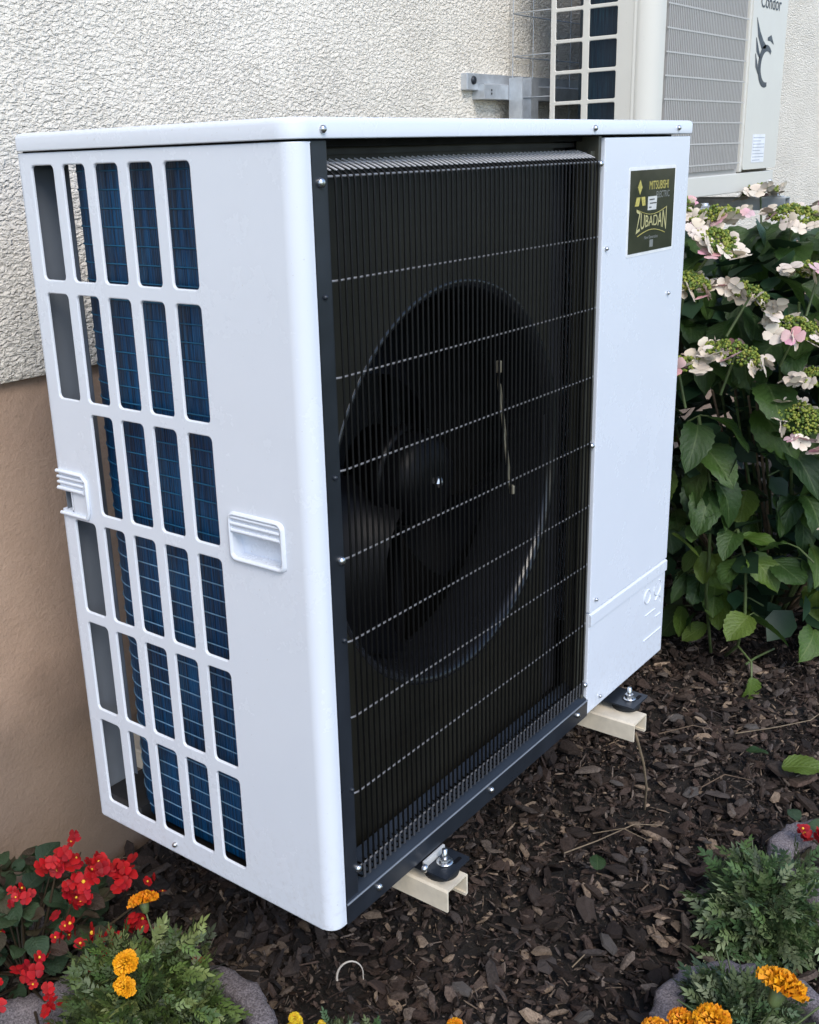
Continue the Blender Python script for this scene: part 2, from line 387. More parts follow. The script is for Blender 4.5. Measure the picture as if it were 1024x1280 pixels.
def scatter_chips(n, xr, yr, smin, smax, lift, mask=None, pal=PAL, flat=.42, thin=1.0):
    global off
    for k in range(6):
        m = n // 6; V0, F0 = chip_template(k)
        x = RNG.uniform(*xr, m); y = RNG.uniform(*yr, m)
        if mask is not None:
            q = mask(x, y); x, y = x[q], y[q]; m = len(x)
        keep = np.ones(m, bool)
        for cx, cy, ro, ri in RINGS: keep &= (np.hypot(x - cx, y - cy) > ro - .004)
        x, y = x[keep], y[keep]; m = len(x)
        s = smin + (smax - smin) * RNG.random(m) ** 2.6
        S = np.stack([s * RNG.uniform(.9, 1.9, m), s * RNG.uniform(.45, .9, m) * thin, s * RNG.uniform(.12, .34, m) * max(thin, .6)], 1)
        z = GZ - .008 + height(x, y) + RNG.uniform(0, lift, m) + S[:, 2] * .5
        Rm = rotmats(RNG.normal(0, flat, m), RNG.normal(0, flat, m), RNG.uniform(0, 6.28, m))
        t = pal[np.minimum((RNG.random(m) ** 1.15 * len(pal)).astype(int), len(pal) - 1)] * RNG.uniform(.6, 1.35, (m, 1))
        V, F, T = stamp(V0, F0, Rm, np.stack([x, y, z], 1), S, t * np.array([1.70, 1.50, 1.38]))
        Vs.append(V); Fs.append(F + off); Ts.append(T); off += len(V)
near = lambda x, y: (y > -.75 - 0 * x) & (y < WY) & (y > -1.0 + .25 * x)
scatter_chips(60000, (-.5, 3.2), (-.75, WY), .0012, .008, .014, near, flat=.6)
scatter_chips(15000, (-.3, 2.4), (-.75, WY), .003, .013, .018, near, flat=.5)
scatter_chips(2600, (.1, 2.3), (-.75, .5), .012, .024, .02, lambda x, y: near(x, y) & (x + -.6 * y > .15), flat=.3)
scatter_chips(9000, (-.3, 2.4), (-.75, WY), .006, .016, .024, near, flat=.5, thin=.22)
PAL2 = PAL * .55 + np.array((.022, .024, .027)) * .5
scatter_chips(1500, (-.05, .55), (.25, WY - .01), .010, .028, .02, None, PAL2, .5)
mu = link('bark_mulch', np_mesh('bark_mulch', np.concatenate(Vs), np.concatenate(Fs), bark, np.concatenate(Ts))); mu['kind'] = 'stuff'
tag(mu, 'dark brown shredded bark mulch covering the flower bed', 'mulch')
# distinct big chips
def big_chip(seed, col):
    r = random.Random(seed); n = 9; out = []
    for k in range(n):
        t = 2 * math.pi * k / n + r.uniform(-.2, .2); q = r.uniform(.75, 1.1); out.append((math.cos(t) * q, math.sin(t) * q * .62))
    mb = MB(); vs = [(x, y, -.08 + r.uniform(-.03, .03)) for x, y in out] + [(x * .93, y * .93, .07 + r.uniform(-.06, .06)) for x, y in out] + [(x * .5, y * .5, .12 + r.uniform(-.05, .07)) for x, y in out] + [(0, 0, .14)]
    fs = [(i, (i + 1) % n, n + (i + 1) % n, n + i) for i in range(n)] + [(n + i, n + (i + 1) % n, 2 * n + (i + 1) % n, 2 * n + i) for i in range(n)] + [(2 * n + i, 2 * n + (i + 1) % n, 3 * n) for i in range(n)] + [tuple(range(n))[::-1]]
    mb.add(vs, fs); me = mb.mesh('bark_chip', bark)
    a = me.color_attributes.new('tint', 'FLOAT_COLOR', 'POINT')
    for d in a.data: d.color = (*col, 1)
    return me
chips = [big_chip(s, c) for s, c in enumerate([(.085, .062, .05), (.13, .105, .092), (.06, .045, .038), (.10, .075, .062), (.16, .14, .125)])]
placed = []
rr = random.Random(5); seen = set()
while len(placed) < 105:
    x, y = rr.uniform(.15, 2.0), rr.uniform(-.62, .3)
    if y < -.95 + .25 * x or x - .9 * y < .25: continue
    if any(math.hypot(x - c[0], y - c[1]) < c[2] + .02 for c in RINGS): continue
    s = rr.uniform(.014, .026) if rr.random() < .8 else rr.uniform(.026, .036)
    if any(math.hypot(x - a, y - b) < (s + c) * .8 for a, b, c in placed): continue
    placed.append((x, y, s))
    ci = rr.randrange(5)
    marks = [('the near beige bracket', .22, -.05), ('the far beige bracket', .81, -.06), ('the long pale twig', .80, -.02), ('the torn green leaf', 1.27, -.24), ('the leafy marigold without blooms', .725, -.35), ('the bottom right planter', .405, -.43),
             ('the foot of the hydrangea', 1.65, .05), ('the curled white stem', .2, .17), ('the right edge planter', .9, -.435), ('the tiny grey green leaf', .68, -.05)]
    mk = min(marks, key=lambda q: math.hypot(q[1] - x, q[2] - y)); dd = math.hypot(mk[1] - x, mk[2] - y)
    sd_ = ('behind' if (y - mk[2]) + (x - mk[1]) > 0 else 'in front of') if abs((y - mk[2]) + (x - mk[1])) > abs((x - mk[1]) - (y - mk[2])) else ('right of' if (x - mk[1]) > (y - mk[2]) else 'left of')
    lab_ = '%s %s bark chip %s%s %s' % ('small' if s < .018 else 'medium' if s < .023 else 'large', ['brown', 'light brown', 'dark brown', 'reddish brown', 'pale grey'][ci], 'just ' if dd < .12 else 'some way ' if dd > .25 else '', sd_, mk[0])
    if lab_ in seen: continue
    seen.add(lab_)
    o = link('bark_chip', chips[ci], None, (x, y, GZ + float(height(x, y)) + .012), (rr.gauss(0, .16), rr.gauss(0, .16), rr.uniform(0, 6.28)))
    o.scale = (s, s * rr.uniform(.7, 1.1), s * rr.uniform(.7, 1.1))
    tag(o, lab_, 'bark chip', 'large bark chips lying on the mulch')

# ================================================================ RING PLANTERS
def ring_planter(cx, cy, ro, ri, label, h=.10):
    t = thing('ring_planter', label, 'planter', (cx, cy, GZ), 'scalloped concrete ring planters along the bed')
    mb = MB(); n = 96; z0 = GZ - .03; z1 = GZ + .09
    def scal(k): return .0075 * abs(math.sin(7 * 2 * math.pi * k / n))
    prof = []
    ringsP = [('o', 0, z0), ('o', 0, z1 - .012), ('o', -.004, z1 - .004), ('o', -.012, z1), ('i', .008, z1), ('i', .001, z1 - .005), ('i', 0, z1 - .014), ('i', 0, z1 - .09)]
    vs = []
    for kind, d, z in ringsP:
        for k in range(n):
            a = 2 * math.pi * k / n; wob = .0016 * math.sin(a * 23 + z * 300) + .0012 * math.sin(a * 41 + d * 900)
            rr_ = (ro - .0075 + scal(k) + d if kind == 'o' else ri + d) + wob
            vs.append((math.cos(a) * rr_ + 0, math.sin(a) * rr_, z - GZ + .0013 * math.sin(a * 31 + d * 1000)))
    fs = [(i * n + k, i * n + (k + 1) % n, (i + 1) * n + (k + 1) % n, (i + 1) * n + k) for i in range(len(ringsP) - 1) for k in range(n)]
    mb.add(vs, fs, True); mb.build('ring_wall', concrete, t)
    sb = MB(); m = 24; sv = [(0, 0, .055)]
    for rad in (.5, 1.0):
        for k in range(m):
            a = 2 * math.pi * k / m; sv.append((math.cos(a) * ri * rad, math.sin(a) * ri * rad, .05 + random.uniform(-.008, .01)))
    sf = [(0, 1 + k, 1 + (k + 1) % m) for k in range(m)] + [(1 + k, 1 + m + k, 1 + m + (k + 1) % m, 1 + (k + 1) % m) for k in range(m)]
    sb.add(sv, sf, True); sb.build('soil', soil, t)
    # mulch crumbs in the planter
    V0, F0 = chip_template(0); m = 260; a = RNG.uniform(0, 6.28, m); r_ = np.sqrt(RNG.random(m)) * (ri - .008)
    s = RNG.uniform(.003, .011, m); S = np.stack([s * 1.4, s * .7, s * .3], 1)
    V, F, T = stamp(V0, F0, rotmats(RNG.normal(0, .4, m), RNG.normal(0, .4, m), RNG.uniform(0, 6, m)), np.stack([np.cos(a) * r_, np.sin(a) * r_, np.full(m, .060)], 1), S, PAL[RNG.integers(0, len(PAL), m)])
    c = link('mulch_fill', np_mesh('mulch_fill', V, F, bark, T), t); c['kind'] = 'stuff'
    return t
ring_planter(*RINGS[0], 'concrete ring planter by the plinth holding the red begonias')
ring_planter(*RINGS[1], 'concrete ring planter holding the bushy marigold with two orange blooms, under the unit corner')
ring_planter(*RINGS[2], 'concrete ring planter at the bottom edge holding the small yellow flowered plant')
ring_planter(*RINGS[3], 'concrete ring planter at bottom right holding marigolds with big round orange blooms')
ring_planter(*RINGS[4], 'concrete ring planter at right edge mostly filled with mulch and one red begonia')

# ================================================================ SMALL PLANTS
def frond_template():
    """pinnate leaf of narrow leaflets, along +x, flat in xy, unit length"""
    V, F = [], []
    def leaflet(bx, by, ang, ln, wd, z=0):
        c, s = math.cos(ang), math.sin(ang); o = len(V)
        for u, v, zz in ((0, 0, 0), (.35, .5, .06), (1, 0, -.05), (.35, -.5, .06), (.7, .35, .02), (.7, -.35, .02)):
            x, y = u * ln, v * wd; V.append((bx + x * c - y * s, by + x * s + y * c, z + zz * ln))
        F.extend([(o, o + 1, o + 3), (o + 1, o + 4, o + 5), (o + 1, o + 5, o + 3), (o + 4, o + 2, o + 5)])
    o = len(V); V.extend([(0, .012, 0), (0, -.012, 0), (.95, 0, 0)]); F.append((o, o + 1, o + 2))
    for i in range(4):
        t = .22 + .20 * i; L = .42 * (1 - .12 * abs(i - 1.5))
        leaflet(t, 0, R(40 + 9 * i % 3 * 6), L * (.8 + .3 * (i % 2)), .15, .03 * (i % 2)); leaflet(t, 0, R(-52 + 5 * (i % 3)), L * (1.1 - .3 * (i % 2)), .15)
    leaflet(.90, 0, 0, .45, .16)
    return np.array(V, float), np.array(F)
FV, FF_ = frond_template()
def fronds(n, center, rad, h, ln, cols, up=.5):
    """positions on and inside a dome"""
    a = RNG.uniform(0, 6.283, n); el = np.arcsin(RNG.uniform(.0, 1, n)); q = RNG.random(n) ** .4
    d = np.stack([np.cos(a) * np.cos(el), np.sin(a) * np.cos(el), np.sin(el)], 1)
    lump = 1 + .22 * np.sin(a * 3 + center[0] * 40) * np.cos(el * 3) + .12 * np.sin(a * 7 + el * 5)
    P = np.array(center) + d * np.array([rad, rad, h]) * (q * lump)[:, None]
    yaw = a + RNG.normal(0, .7, n); pitch = -(RNG.uniform(-.3, .9, n) * (up + el * .6))
    Rm = rotmats(RNG.normal(0, 1.0, n), pitch + RNG.normal(0, .45, n), yaw)
    S = (ln * RNG.uniform(.6, 1.15, n))[:, None] * np.ones((1, 3))
    t = np.array(cols)[RNG.integers(0, len(cols), n)] * RNG.uniform(.45, 1.7, (n, 1))
    return stamp(FV, FF_, Rm, P, S, t)
MG = [(.058, .095, .020), (.042, .075, .020), (.085, .125, .030), (.055, .08, .03), (.13, .16, .05)]
def foliage_part(parent, args, name='foliage'):
    V, F, T = fronds(*args); o = link(name, np_mesh(name, V, F, greens, T), parent); o['kind'] = 'stuff'; return o
def stems_part(parent, pts, r=.0018, mat=None, name='stem'):
    for a, b in pts:
        a, b = Vector(a), Vector(b); mid = (a + b) / 2 + Vector((random.uniform(-.012, .012), random.uniform(-.012, .012), 0))
        MB().tube([a, mid, b], [r * 1.3, r, r * .8], 5).build(name, mat or stem_m, parent)
def pompom(parent, loc, rad, rot, c1, c2, label=None, flatz=.7):
    """double marigold bloom: rings of ruffled petals"""
    V, F, T = [], [], []
    for ring in range(8):
        el = R(4 + ring * 12.5); nr = max(4, int(22 * math.cos(el)))
        for k in range(nr):
            a = 2 * math.pi * k / nr + ring * .37 + random.uniform(-.08, .08); L = rad * random.uniform(.86, 1.08)
            wv = rad * random.uniform(.17, .25); el2 = el + random.uniform(-.09, .09)
            d = Vector((math.cos(a) * math.cos(el2), math.sin(a) * math.cos(el2), math.sin(el2) * flatz)); s = Vector((-math.sin(a), math.cos(a), 0)); nrm = d.cross(s)
            o = len(V); mid = d * L * .62
            for u, vv, bb in ((.15, 0, 0), (.7, 1, .10), (.98, .75, -.12), (1.02, .25, .07), (.97, -.25, -.08), (1.0, -.75, .08), (.7, -1, -.08)):
                V.append(d * L * u + s * wv * vv + nrm * rad * bb)
            c = [c1[i] + (c2[i] - c1[i]) * random.random() for i in range(3)]
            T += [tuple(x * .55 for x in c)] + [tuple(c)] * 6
            F += [(o, o + 1, o + 3), (o + 1, o + 2, o + 3), (o, o + 3, o + 4), (o, o + 4, o + 6), (o + 4, o + 5, o + 6)]
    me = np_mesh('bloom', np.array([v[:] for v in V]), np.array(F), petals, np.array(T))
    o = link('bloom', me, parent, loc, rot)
    if label: o['label'] = label
    cal = MB().lathe([(.0005, -rad * .75), (rad * .22, -rad * .62), (rad * .34, -rad * .1), (rad * .3, .1 * rad)], (0, 0, 0), n=10).build('calyx', stem_m, o)
    return o
OR1, OR2, YE = (.75, .22, .005), (.85, .38, .01), (.80, .55, .02)
# bushy marigold in ring 2
cx, cy = RINGS[1][:2]
mg = thing('marigold_plant', 'bushy green marigold with two loose orange blooms beside the red begonias', 'plant', (cx, cy, GZ + .06), 'marigold plants in and beside the planters')
foliage_part(mg, (1500, (-.018, .040, .0), .112, .145, .034, MG))
st = [((random.uniform(-.03, .03), random.uniform(-.03, .03), 0), (random.uniform(-.11, .09), random.uniform(-.07, .13), random.uniform(.05, .11))) for _ in range(18)]
stems_part(mg, st)
pompom(mg, (.070, .130, .150), .024, (R(-25), R(25), .3), OR1, (.80, .33, .01))
pompom(mg, (-.045, .030, .168), .019, (R(-10), R(-25), .5), OR2, (.9, .42, .01))
pompom(mg, (-.066, .010, .152), .016, (R(10), R(-25), 1.5), OR2, (.9, .42, .01))
stems_part(mg, [((.02, .02, 0), (.070, .130, .143)), ((0, 0, 0), (-.045, .03, .142)), ((0, 0, 0), (-.062, .012, .13))])
# ring 3: small yellow flower
cx, cy = RINGS[2][:2]
mg = thing('snapdragon_plant', 'low green plant with a small yellow flower spike at the bottom edge', 'plant', (cx, cy, GZ + .06))
foliage_part(mg, (520, (.035, .035, .0), .075, .05, .022, [(.05, .10, .035), (.09, .12, .05)]))
for px_, py_, pz_, n_fl, name_ in ((.004, .098, .058, 8, 'a'), (.052, .088, .035, 3, 'b')):
    for k in range(n_fl):
        pompom(mg, (px_ + random.uniform(-.008, .008), py_ + random.uniform(-.008, .008), pz_ + k * .006), .0085, (random.uniform(-1, 1), random.uniform(-1, 1), 0), (.75, .45, .02), (.85, .65, .05))
stems_part(mg, [((0, .05, 0), (.008, .098, .085)), ((.03, .05, 0), (.052, .088, .05))])
mg = thing('marigold_plant', 'low marigold with tiny orange buds cut off by the bottom edge of the picture', 'plant', (.150, -.115, GZ), 'marigold plants in and beside the planters')
foliage_part(mg, (260, (0, 0, .0), .045, .05, .024, MG))
for p in ((.028, .045, .068), (-.01, .040, .060)):
    pompom(mg, p, .012, (R(10), R(-15), 0), OR1, OR2); stems_part(mg, [((0, 0, 0), (p[0], p[1], p[2] - .006))])
# ring 4: marigold with big blooms
cx, cy = RINGS[3][:2]
mg = thing('marigold_plant', 'marigold with large round orange blooms in the bottom right planter', 'plant', (cx, cy, GZ + .06), 'marigold plants in and beside the planters')
foliage_part(mg, (750, (.01, .02, .0), .072, .075, .034, [(.060, .095, .032), (.042, .075, .028), (.10, .13, .055), (.16, .19, .10)]))
for p, r_, ro in (((-.055, -.045, .165), .036, (R(18), R(35), .3)), ((-.108, .022, .112), .027, (R(5), R(-5), 0)), ((-.122, .058, .102), .021, (R(10), R(-10), 1)), ((-.148, .082, .095), .021, (R(10), R(-10), 2))):
    pompom(mg, p, r_, ro, OR1 if r_ < .025 else (.82, .30, .004), OR2)
    stems_part(mg, [((p[0] * .3, p[1] * .3, 0), (p[0], p[1], p[2] - r_ * .6))])
stems_part(mg, [((0, 0, 0), (random.uniform(-.09, .09), random.uniform(-.09, .09), .08)) for _ in range(10)])
# marigold foliage between ring 4 and ring 5
mg = thing('marigold_plant', 'leafy marigold without blooms growing in the mulch between two planters at right', 'plant', (.725, -.350, GZ), 'marigold plants in and beside the planters')
foliage_part(mg, (1050, (0, 0, .0), .095, .115, .044, [(.062, .105, .032), (.042, .08, .028), (.10, .14, .055), (.17, .21, .11)]))
stems_part(mg, [((0, 0, 0), (random.uniform(-.1, .1), random.uniform(-.09, .09), random.uniform(.06, .12))) for _ in range(16)])

# broad simple leaf used for begonias and hydrangea
def leaf_mesh(name, mat, aspect=.72, curl=.12, fold=.18, wave=.03, seed=0, n=15, heart=.0, serr=.016):
    r = random.Random(seed); mb = MB(); us = (-1, -.62, -.3, 0, .3, .62, 1); vs = []; uvs = []
    for i in range(n + 1):
        t = i / n
        wd = aspect * .5 * (math.sin(math.pi * min(1, t * .93 + .03)) ** .72) * (1 - .28 * t) * 1.18
        if i == n: wd = .004
        if i == 0: wd = .02
        for u in us:
            e = serr * (1 if i % 2 else -1) * abs(u) ** 3
            x = u * (wd + e * (0 < i < n)); y = t - heart * (1 - t) * abs(u) * .3
            z = fold * abs(x) - curl * (t - .15) ** 2 * 1.6 + wave * math.sin(t * 9 + u * 2.5 + seed) * abs(u)
            vs.append((x, y, z)); uvs.append((u * .5 + .5, t))
    m = len(us); fs = [(i * m + k, i * m + k + 1, (i + 1) * m + k + 1, (i + 1) * m + k) for i in range(n) for k in range(m - 1)]
    mb.add(vs, fs, True); me = mb.mesh(name, mat, False)
    ul = me.uv_layers.new(name='UVMap')
    for lp in me.loops: ul.data[lp.index].uv = uvs[lp.vertex_index]
    return me
beg_leaf_m = M_leaf('begonia_leaf', (.018, .045, .024), (.045, .085, .035), (.06, .09, .05))
beg_bronze = M_leaf('begonia_leaf_bronze', (.055, .030, .022), (.06, .06, .03), (.10, .07, .05))
bleaf = [leaf_mesh('leaf', mm, .95, .25, .3, .05, s, 7, .3, .01) for s, mm in enumerate((beg_leaf_m, beg_leaf_m, beg_bronze))]
def flower_mesh(c1, c2, npet=4, name='flower'):
    V, F, T = [], [], []
    for k in range(npet):
        a = 2 * math.pi * k / npet + random.uniform(-.15, .15); d = Vector((math.cos(a), math.sin(a), 0)); s = Vector((-math.sin(a), math.cos(a), 0))
        wd = (.62 if k % 2 == 0 else .45) * random.uniform(.9, 1.1); o = len(V); upz = random.uniform(.1, .45)
        rows = [(.05, .1, 0), (.4, .8, .12), (.75, 1, .22), (1.0, .55, .2)]
        for u, vv, zz in rows:
            for q in (-1, 0, 1): V.append(d * u + s * wd * vv * q + Vector((0, 0, zz * upz * 2 + (.05 if q == 0 else 0) + random.uniform(-.03, .03))))
        c = [c1[i] + (c2[i] - c1[i]) * random.random() for i in range(3)]; T += [tuple(x * (.8 + .07 * j) for x in c) for j in range(4) for _ in range(3)]
        for i in range(3):
            for q in range(2): F.append((o + i * 3 + q, o + i * 3 + q + 1, o + i * 3 + q + 4, o + i * 3 + q + 3))
    return np_mesh(name, np.array([v[:] for v in V]), np.array(F), petals, np.array(T), smooth=True)
RED = [flower_mesh((.26, .002, .006), (.52, .010, .016)) for _ in range(6)]
yel = bpy.data.meshes.new('stamen'); bm = bmesh.new(); bmesh.ops.create_icosphere(bm, subdivisions=1, radius=.22); bm.to_mesh(yel); bm.free(); yel.materials.append(M_plain('yellow_stamen', (.8, .5, .03), .6))
def begonia(label, loc, spots, nleaf, rad, h, seed):
    r = random.Random(seed); t = thing('begonia_plant', label, 'plant', loc, 'red begonias in the planters')
    for k in range(nleaf):
        a = r.uniform(0, 6.283); q = r.random() ** .5; z = r.uniform(.02, 1) * h * (1 - .45 * q * q)
        p = (math.cos(a) * rad * q * 1.05, math.sin(a) * rad * q * 1.05, z)
        if p[0] + p[1] < -.085 and z < .11: continue
        o = link('leaf', r.choice(bleaf), t, p, (R(r.uniform(-25, 45)), R(r.uniform(-30, 30)), a - math.pi / 2 + r.uniform(-.8, .8)))
        s = r.uniform(.022, .044); o.scale = (s, s, s)
        if k % 9 == 0: MB().tube([(p[0] * .15, p[1] * .15, 0), (p[0] * .6, p[1] * .6, z * .6), p], [.0022, .0018, .0013], 5).build('stem', beg_stem, t)
    for p, s, cnt in spots:
        for k in range(int(cnt * 2.3)):
            pp = (p[0] + r.gauss(0, .011), p[1] + r.gauss(0, .011), p[2] + r.gauss(0, .010))
            o = link('flower', r.choice(RED), t, pp, (R(r.uniform(-10, 95)), R(r.uniform(-50, 50)), R(r.uniform(-140, 60)))); sc = s * r.uniform(.42, .74); o.scale = (sc,) * 3
            if r.random() < .3: link('stamen', yel, o, (0, 0, .12))
        MB().tube([(p[0] * .2, p[1] * .2, 0), (p[0] * .7, p[1] * .7, p[2] * .6), (p[0], p[1], p[2] - .004)], [.003, .0022, .0014], 5).build('stem', beg_stem, t)
    return t
beg_stem = M_plain('begonia_stem', (.050, .035, .020), .5)
bz = GZ + .06
cx, cy = RINGS[0][:2]
W_ = lambda x, y, z: (x - cx, y - cy - .015, max(z - bz - .034, .03))
begonia('cluster of red begonias with bronze leaves in the bottom left planter against the plinth', (cx, cy, bz),
        [(W_(-.085, .50, .0), .020, 7), (W_(-.082, .465, -.045), .022, 6), (W_(-.02, .50, -.055), .018, 6), (W_(.005, .475, -.075), .022, 6), (W_(-.015, .545, -.045), .015, 3),
         (W_(-.105, .40, -.105), .021, 5), (W_(-.04, .395, -.115), .019, 4), (W_(-.18, .46, -.11), .017, 4), (W_(-.20, .40, -.13), .018, 3), (W_(-.235, .36, -.165), .020, 4),
         (W_(-.14, .53, -.05), .016, 4), (W_(-.12, .45, -.09), .017, 4), (W_(-.24, .47, -.13), .015, 3), (W_(-.09, .385, -.16), .016, 3), (W_(-.15, .35, -.18), .014, 2), (W_(.03, .43, -.10), .013, 3),
         (W_(-.19, .56, -.10), .013, 2), (W_(-.28, .45, -.16), .016, 3)],
        330, .120, .195, 3)
cx, cy = RINGS[4][:2]
begonia('small red begonia at the right edge rising from the mulch filled planter', (cx + .06, cy + .045, GZ + .06), [((-.045, .03, .045), .019, 4), ((.01, .0, .06), .018, 3)], 14, .07, .06, 9)

# ================================================================ HYDRANGEA
HX, HY = 2.12, .13
hy = thing('hydrangea_bush', 'large lacecap hydrangea bush with pink white florets beside the unit', 'bush', (HX, HY, GZ))
hl_d = [leaf_mesh('leaf', leaf_dark, a, c, f, wv, s) for s, (a, c, f, wv) in enumerate([(.74, .12, .16, .03), (.66, .25, .25, .04), (.82, .05, .1, .05), (.7, .35, .3, .02)])]
hl_l = [leaf_mesh('leaf', leaf_lime, a, c, f, wv, s + 9) for s, (a, c, f, wv) in enumerate([(.76, .15, .2, .03), (.8, .3, .15, .05)])]
rh = random.Random(21)
def bush_shell(a, z):      # radius of the bush at azimuth a and height fraction z
    prof = [(-.02, .50), (.1, .60), (.25, .72), (.45, .80), (.7, .82), (.9, .78), (1.03, .62), (1.15, .35)]
    for (z0, r0), (z1, r1) in zip(prof, prof[1:]):
        if z <= z1: rr_ = r0 + (r1 - r0) * (z - z0) / (z1 - z0); break
    else: rr_ = .3
    return rr_ * (1 + .07 * math.sin(a * 5 + z * 9) + .05 * math.sin(a * 9 - z * 5))
CAMXY = math.atan2(-.787 - HY, -.874 - HX)
def place_leaf(p, out, s, lime, droop):
    me = rh.choice(hl_l if lime else hl_d)
    # y axis of the leaf (tip) points outward and down by droop; normal up/outward
    yv = (out * math.cos(droop) + Vector((0, 0, -math.sin(droop)))).normalized()
    zv = (Vector((0, 0, 1)) + out * .55 + Vector((rh.gauss(0, .5), rh.gauss(0, .5), 0))); zv = (zv - yv * zv.dot(yv)).normalized()
    xv = yv.cross(zv); M = Matrix((xv, yv, zv)).transposed()
    o = link('leaf', me, hy, p, M.to_euler()); o.scale = (s * rh.uniform(.78, 1.12), s, s * rh.uniform(.5, 1.8))
    return yv
for k in range(285):
    if k < 215: a = CAMXY + rh.gauss(0, .85)
    else: a = rh.uniform(0, 6.28)
    z = 1.10 * (1 - rh.random() ** 1.35 * .95); q = rh.random() ** .45 if k > 120 else rh.uniform(.86, 1.05)
    rad = bush_shell(a, z) * (.50 + .45 * q) * .8
    p = Vector((math.cos(a) * rad, math.sin(a) * rad * .78, z))
    if p.y + HY > WY - .1: p.y = WY - .1 - HY - rh.random() * .1
    a2 = a + rh.gauss(0, .75); out = Vector((math.cos(a2), math.sin(a2), 0))
    s = rh.uniform(.095, .15) if z > .5 else rh.uniform(.070, .108)
    lime = rh.random() < (.12 if z > .5 else .42)
    place_leaf(p - out * s * .5, out, s, lime, R(rh.uniform(5, 60)))
    if k % 3 == 0 and p.z < 1.0:
        b = p - out * s * .5; MB().tube([b - out * .07 + Vector((0, 0, -.03)), b - out * .03 - Vector((0, 0, .004)), b], [.0028, .0022, .0018], 5).build('petiole', stem_m, hy)
# inner dense leaf mass (too many to count), seen only as dark depth
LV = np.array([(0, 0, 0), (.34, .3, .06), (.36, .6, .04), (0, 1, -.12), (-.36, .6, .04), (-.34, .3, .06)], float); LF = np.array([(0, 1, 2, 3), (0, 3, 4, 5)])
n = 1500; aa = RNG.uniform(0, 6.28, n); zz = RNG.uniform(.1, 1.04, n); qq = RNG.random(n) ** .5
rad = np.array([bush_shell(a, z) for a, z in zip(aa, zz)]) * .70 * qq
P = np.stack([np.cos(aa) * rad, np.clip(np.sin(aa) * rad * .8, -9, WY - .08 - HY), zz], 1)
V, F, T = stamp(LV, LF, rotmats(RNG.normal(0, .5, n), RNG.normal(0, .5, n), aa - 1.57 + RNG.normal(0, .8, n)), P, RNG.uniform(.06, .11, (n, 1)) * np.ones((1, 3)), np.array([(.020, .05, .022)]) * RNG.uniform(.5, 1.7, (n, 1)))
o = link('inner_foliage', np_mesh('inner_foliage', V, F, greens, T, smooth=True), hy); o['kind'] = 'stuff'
# stems from the base
for k in range(40):
    a = CAMXY + rh.gauss(0, 1.1); r0 = rh.uniform(.02, .16); zt = rh.uniform(.55, .98); r1 = bush_shell(a, zt) * .72
    pts = [(math.cos(a) * r0, math.sin(a) * r0 * .7, 0), (math.cos(a + .1) * (r0 + r1) * .48, math.sin(a + .1) * (r0 + r1) * .4, zt * .42), (math.cos(a) * r1, math.sin(a) * r1 * .78, zt)]
    MB().tube(pts, [.006, .0045, .003], 6).build('branch', stem_m if k % 3 else wood_m, hy)
# low shoot at front left with hanging leaves: (1.55..1.7, 0) in the world
def L(x, y, z): return Vector((x - HX, y - HY, z - GZ))
shoot = [([L(1.72, .10, GZ), L(1.60, .03, -.22), L(1.575, .01, -.12), L(1.58, .02, .02), L(1.56, .04, .10)], .0042), ([L(1.72, .14, GZ), L(1.60, .12, -.1), L(1.55, .10, .02), L(1.53, .10, .2), L(1.50, .13, .38)], .0042),
         ([L(1.60, .03, -.22), L(1.56, -.02, -.235), L(1.54, -.03, -.27)], .0028), ([L(1.8, .0, -.30), L(1.62, -.01, -.25), L(1.58, 0, -.255)], .003)]
for pts, r_ in shoot: MB().tube(pts, [r_] * len(pts), 6).build('branch', stem_m, hy)
for (x, y, z), az, s, lime, dr in [((1.54, -.03, -.265), 200, .075, 1, 75), ((1.575, .0, -.12), 170, .095, 1, 15), ((1.60, .02, -.14), 275, .12, 0, 10), ((1.58, .03, .02), 160, .085, 0, 25), ((1.585, .015, .03), 250, .10, 1, 20),
                                  ((1.57, .05, .09), 185, .08, 0, 10), ((1.56, .03, .08), 280, .085, 1, -10), ((1.53, .1, .2), 190, .11, 0, 30), ((1.53, .09, .22), 260, .10, 0, 40), ((1.50, .13, .36), 200, .11, 0, 25),
                                  ((1.51, .11, .38), 270, .12, 0, 20), ((1.56, .0, .46), 215, .14, 0, 15), ((1.62, -.04, .3), 240, .12, 0, 20), ((1.66, -.08, .18), 230, .115, 0, 25), ((1.68, -.1, .05), 220, .11, 1, 25)]:
    out = Vector((math.cos(R(az)), math.sin(R(az)), 0)); place_leaf(L(x, y, z), out, s, lime, R(dr))
    b = L(x, y, z); MB().tube([b - out * .05 + Vector((0, 0, -.02)), b - out * .02, b], [.0026, .002, .0016], 5).build('petiole', stem_m, hy)
